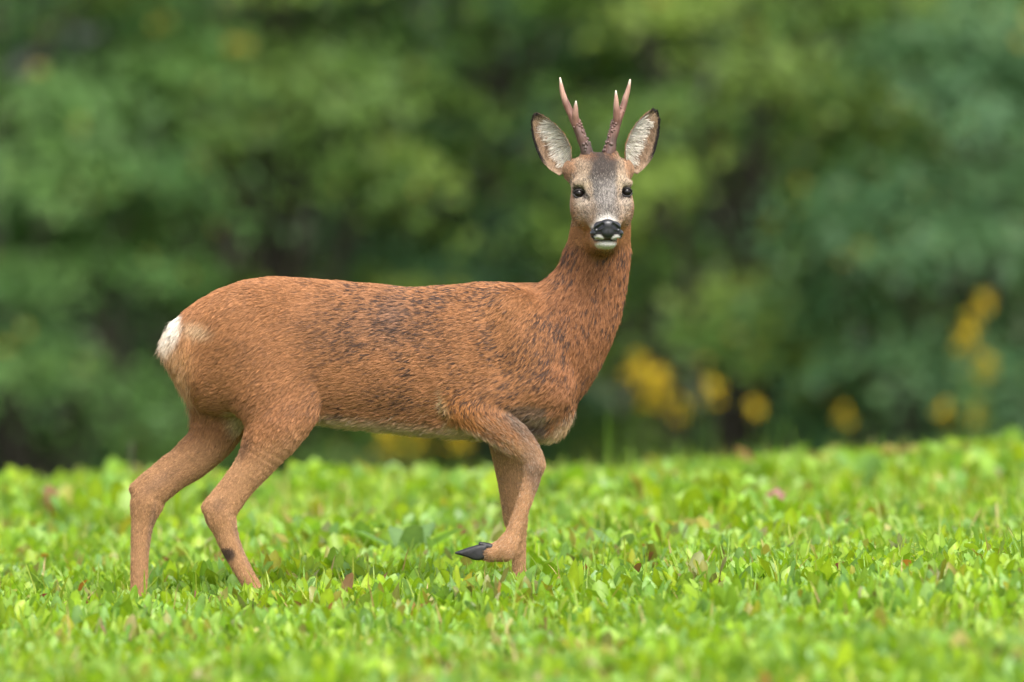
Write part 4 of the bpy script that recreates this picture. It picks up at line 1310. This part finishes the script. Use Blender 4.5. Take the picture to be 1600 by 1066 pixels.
for i, (x, pal, lab, lab2) in enumerate((
        (-5.2, YEL, 'light green shrub well past the tail side of the deer', 'broadleaf tree behind the light green outer shrub'),
        (-7.0, MID, 'mid-green shrub at the tail-side end of the wood edge', 'broadleaf tree at the tail-side end of the wood'),
        (-9.0, DRK_, 'dark green shrub closing the tail-side end of the wood edge', 'dark broadleaf tree closing the tail-side end of the wood'),
        (6.3, MID, 'mid-green shrub outside the goldenrod end of the wood edge', 'broadleaf tree outside the goldenrod end of the wood'),
        (8.2, YEL, 'light green shrub closing the goldenrod end of the wood edge', 'broadleaf tree closing the goldenrod end of the wood'))):
    tree('hazel_shrub', lab, 'shrub', x, 27.2, 3.6, 1.15, .9, .05, 56, 90, *pal, 230 + i)
    tree('broadleaf_tree', lab2, 'tree', x - .8, 31.4, 7.6, 1.2, 1.0, .45, 70, 80, *pal, 330 + i, 'trees of the wood edge', .09, 16, (.55, .4, .26), (.07, .12), .6)

# the wood beyond, one dark mass
def far_wood():
    g = np.random.default_rng(400)
    n = 42000
    x = g.uniform(-17, 17, n); z = g.uniform(0, 1, n) ** 1.3 * 9; y = 35 + g.uniform(0, 5, n) + .4 * np.abs(x)
    P = np.stack([x, y, gz(x, y) + z], 1)
    Nn = g.normal(0, .6, (n, 3)) + [0, -.5, .7]; Nn /= np.linalg.norm(Nn, axis=1)[:, None]
    C = lerp(np.tile(DRK_[0], (n, 1)), np.array(DRK_[1]), vnoise(P, .9, 71) * g.random(n))
    V, l, c, cc = leaf_quads(P, Nn, g.uniform(.16, .30, n), C, g, .7)
    o = link('far_wood', np_mesh('far_wood', V, l, c, [M_tree], cc, smooth=False))
    tag(o, 'dark depth of the wood behind the edge trees', 'wood', kind='stuff')
far_wood()

# goldenrod at the foot of the wood
M_gold = plain_mat('goldenrod_flower', (.50, .36, .012), .7, .2, 0, 0, 30)
def goldenrod(x, zt, y, sc, label, group, seed):
    g = np.random.default_rng(seed)
    zb = float(gz(x, y)); h = zt - zb + .04
    p = empty('goldenrod', (x, y, zb)); tag(p, label, 'wildflower', group)
    lx = g.normal(0, .03)
    V, l, c, q = tube([(0, 0, 0, .005), (lx * .3, 0, h * .4, .0045), (lx * .7, 0, h * .75, .0035), (lx, 0, h, .002)], 6, .03, 5)
    link('stem', np_mesh('stem', V, l, c, [M_meadow], np.tile([.12, .20, .04], (len(V), 1))), p)
    me = lib_leaf('goldenrod', .11, .022, .7, .8, .2, np.array([.10, .19, .035]))
    for k in range(16):
        f = .2 + .6 * k / 16
        link('leaf', me, p, (lx * f, 0, h * f), (0, 0, k * 2.4))
    # plume: arching side sprays set with tiny flower heads
    n = int(125 * sc ** 3) + 10
    t = g.random(n); az = g.random(n) * 6.28
    R_ = .085 * sc * (1 - t * .7); u = g.random(n)
    P = np.stack([lx + np.cos(az) * R_ * u, np.sin(az) * R_ * u, h - .10 * sc + .15 * sc * t + .03 * sc * np.sin(u * 2.6)], 1) + g.normal(0, .008, (n, 3))
    Nn = g.normal(0, 1, (n, 3)); Nn[:, 2] += .8; Nn /= np.linalg.norm(Nn, axis=1)[:, None]
    V, l, c, cc = leaf_quads(P, Nn, g.uniform(.014, .026, n), np.tile([.6, .4, .01], (n, 1)), g, 1.0)
    fp = link('flower_plume', np_mesh('flower_plume', V, l, c, [M_gold], None, smooth=False), p)
    fp['kind'] = 'stuff'
for i, (px_, py_, sc) in enumerate(((992, 590, .85), (1042, 622, 1.0), (1112, 628, .62), (1508, 545, .72), (1540, 590, .72), (1502, 520, .6), (1535, 488, .5), (612, 697, .8), (705, 692, .75), (655, 700, .6), (1310, 662, .42),
                                  (1480, 662, .55), (1525, 660, .5), (1180, 650, .42), (1075, 655, .5))):
    yy = 20.5 + (i % 3) * .5
    pm = 17763 / (24.5 + yy)
    goldenrod((px_ - 800) / pm, 1.2 - (py_ - 75) / pm, yy, sc, 'yellow-flowered goldenrod stalk at the foot of the wood edge', 'goldenrod along the wood edge', 500 + i)
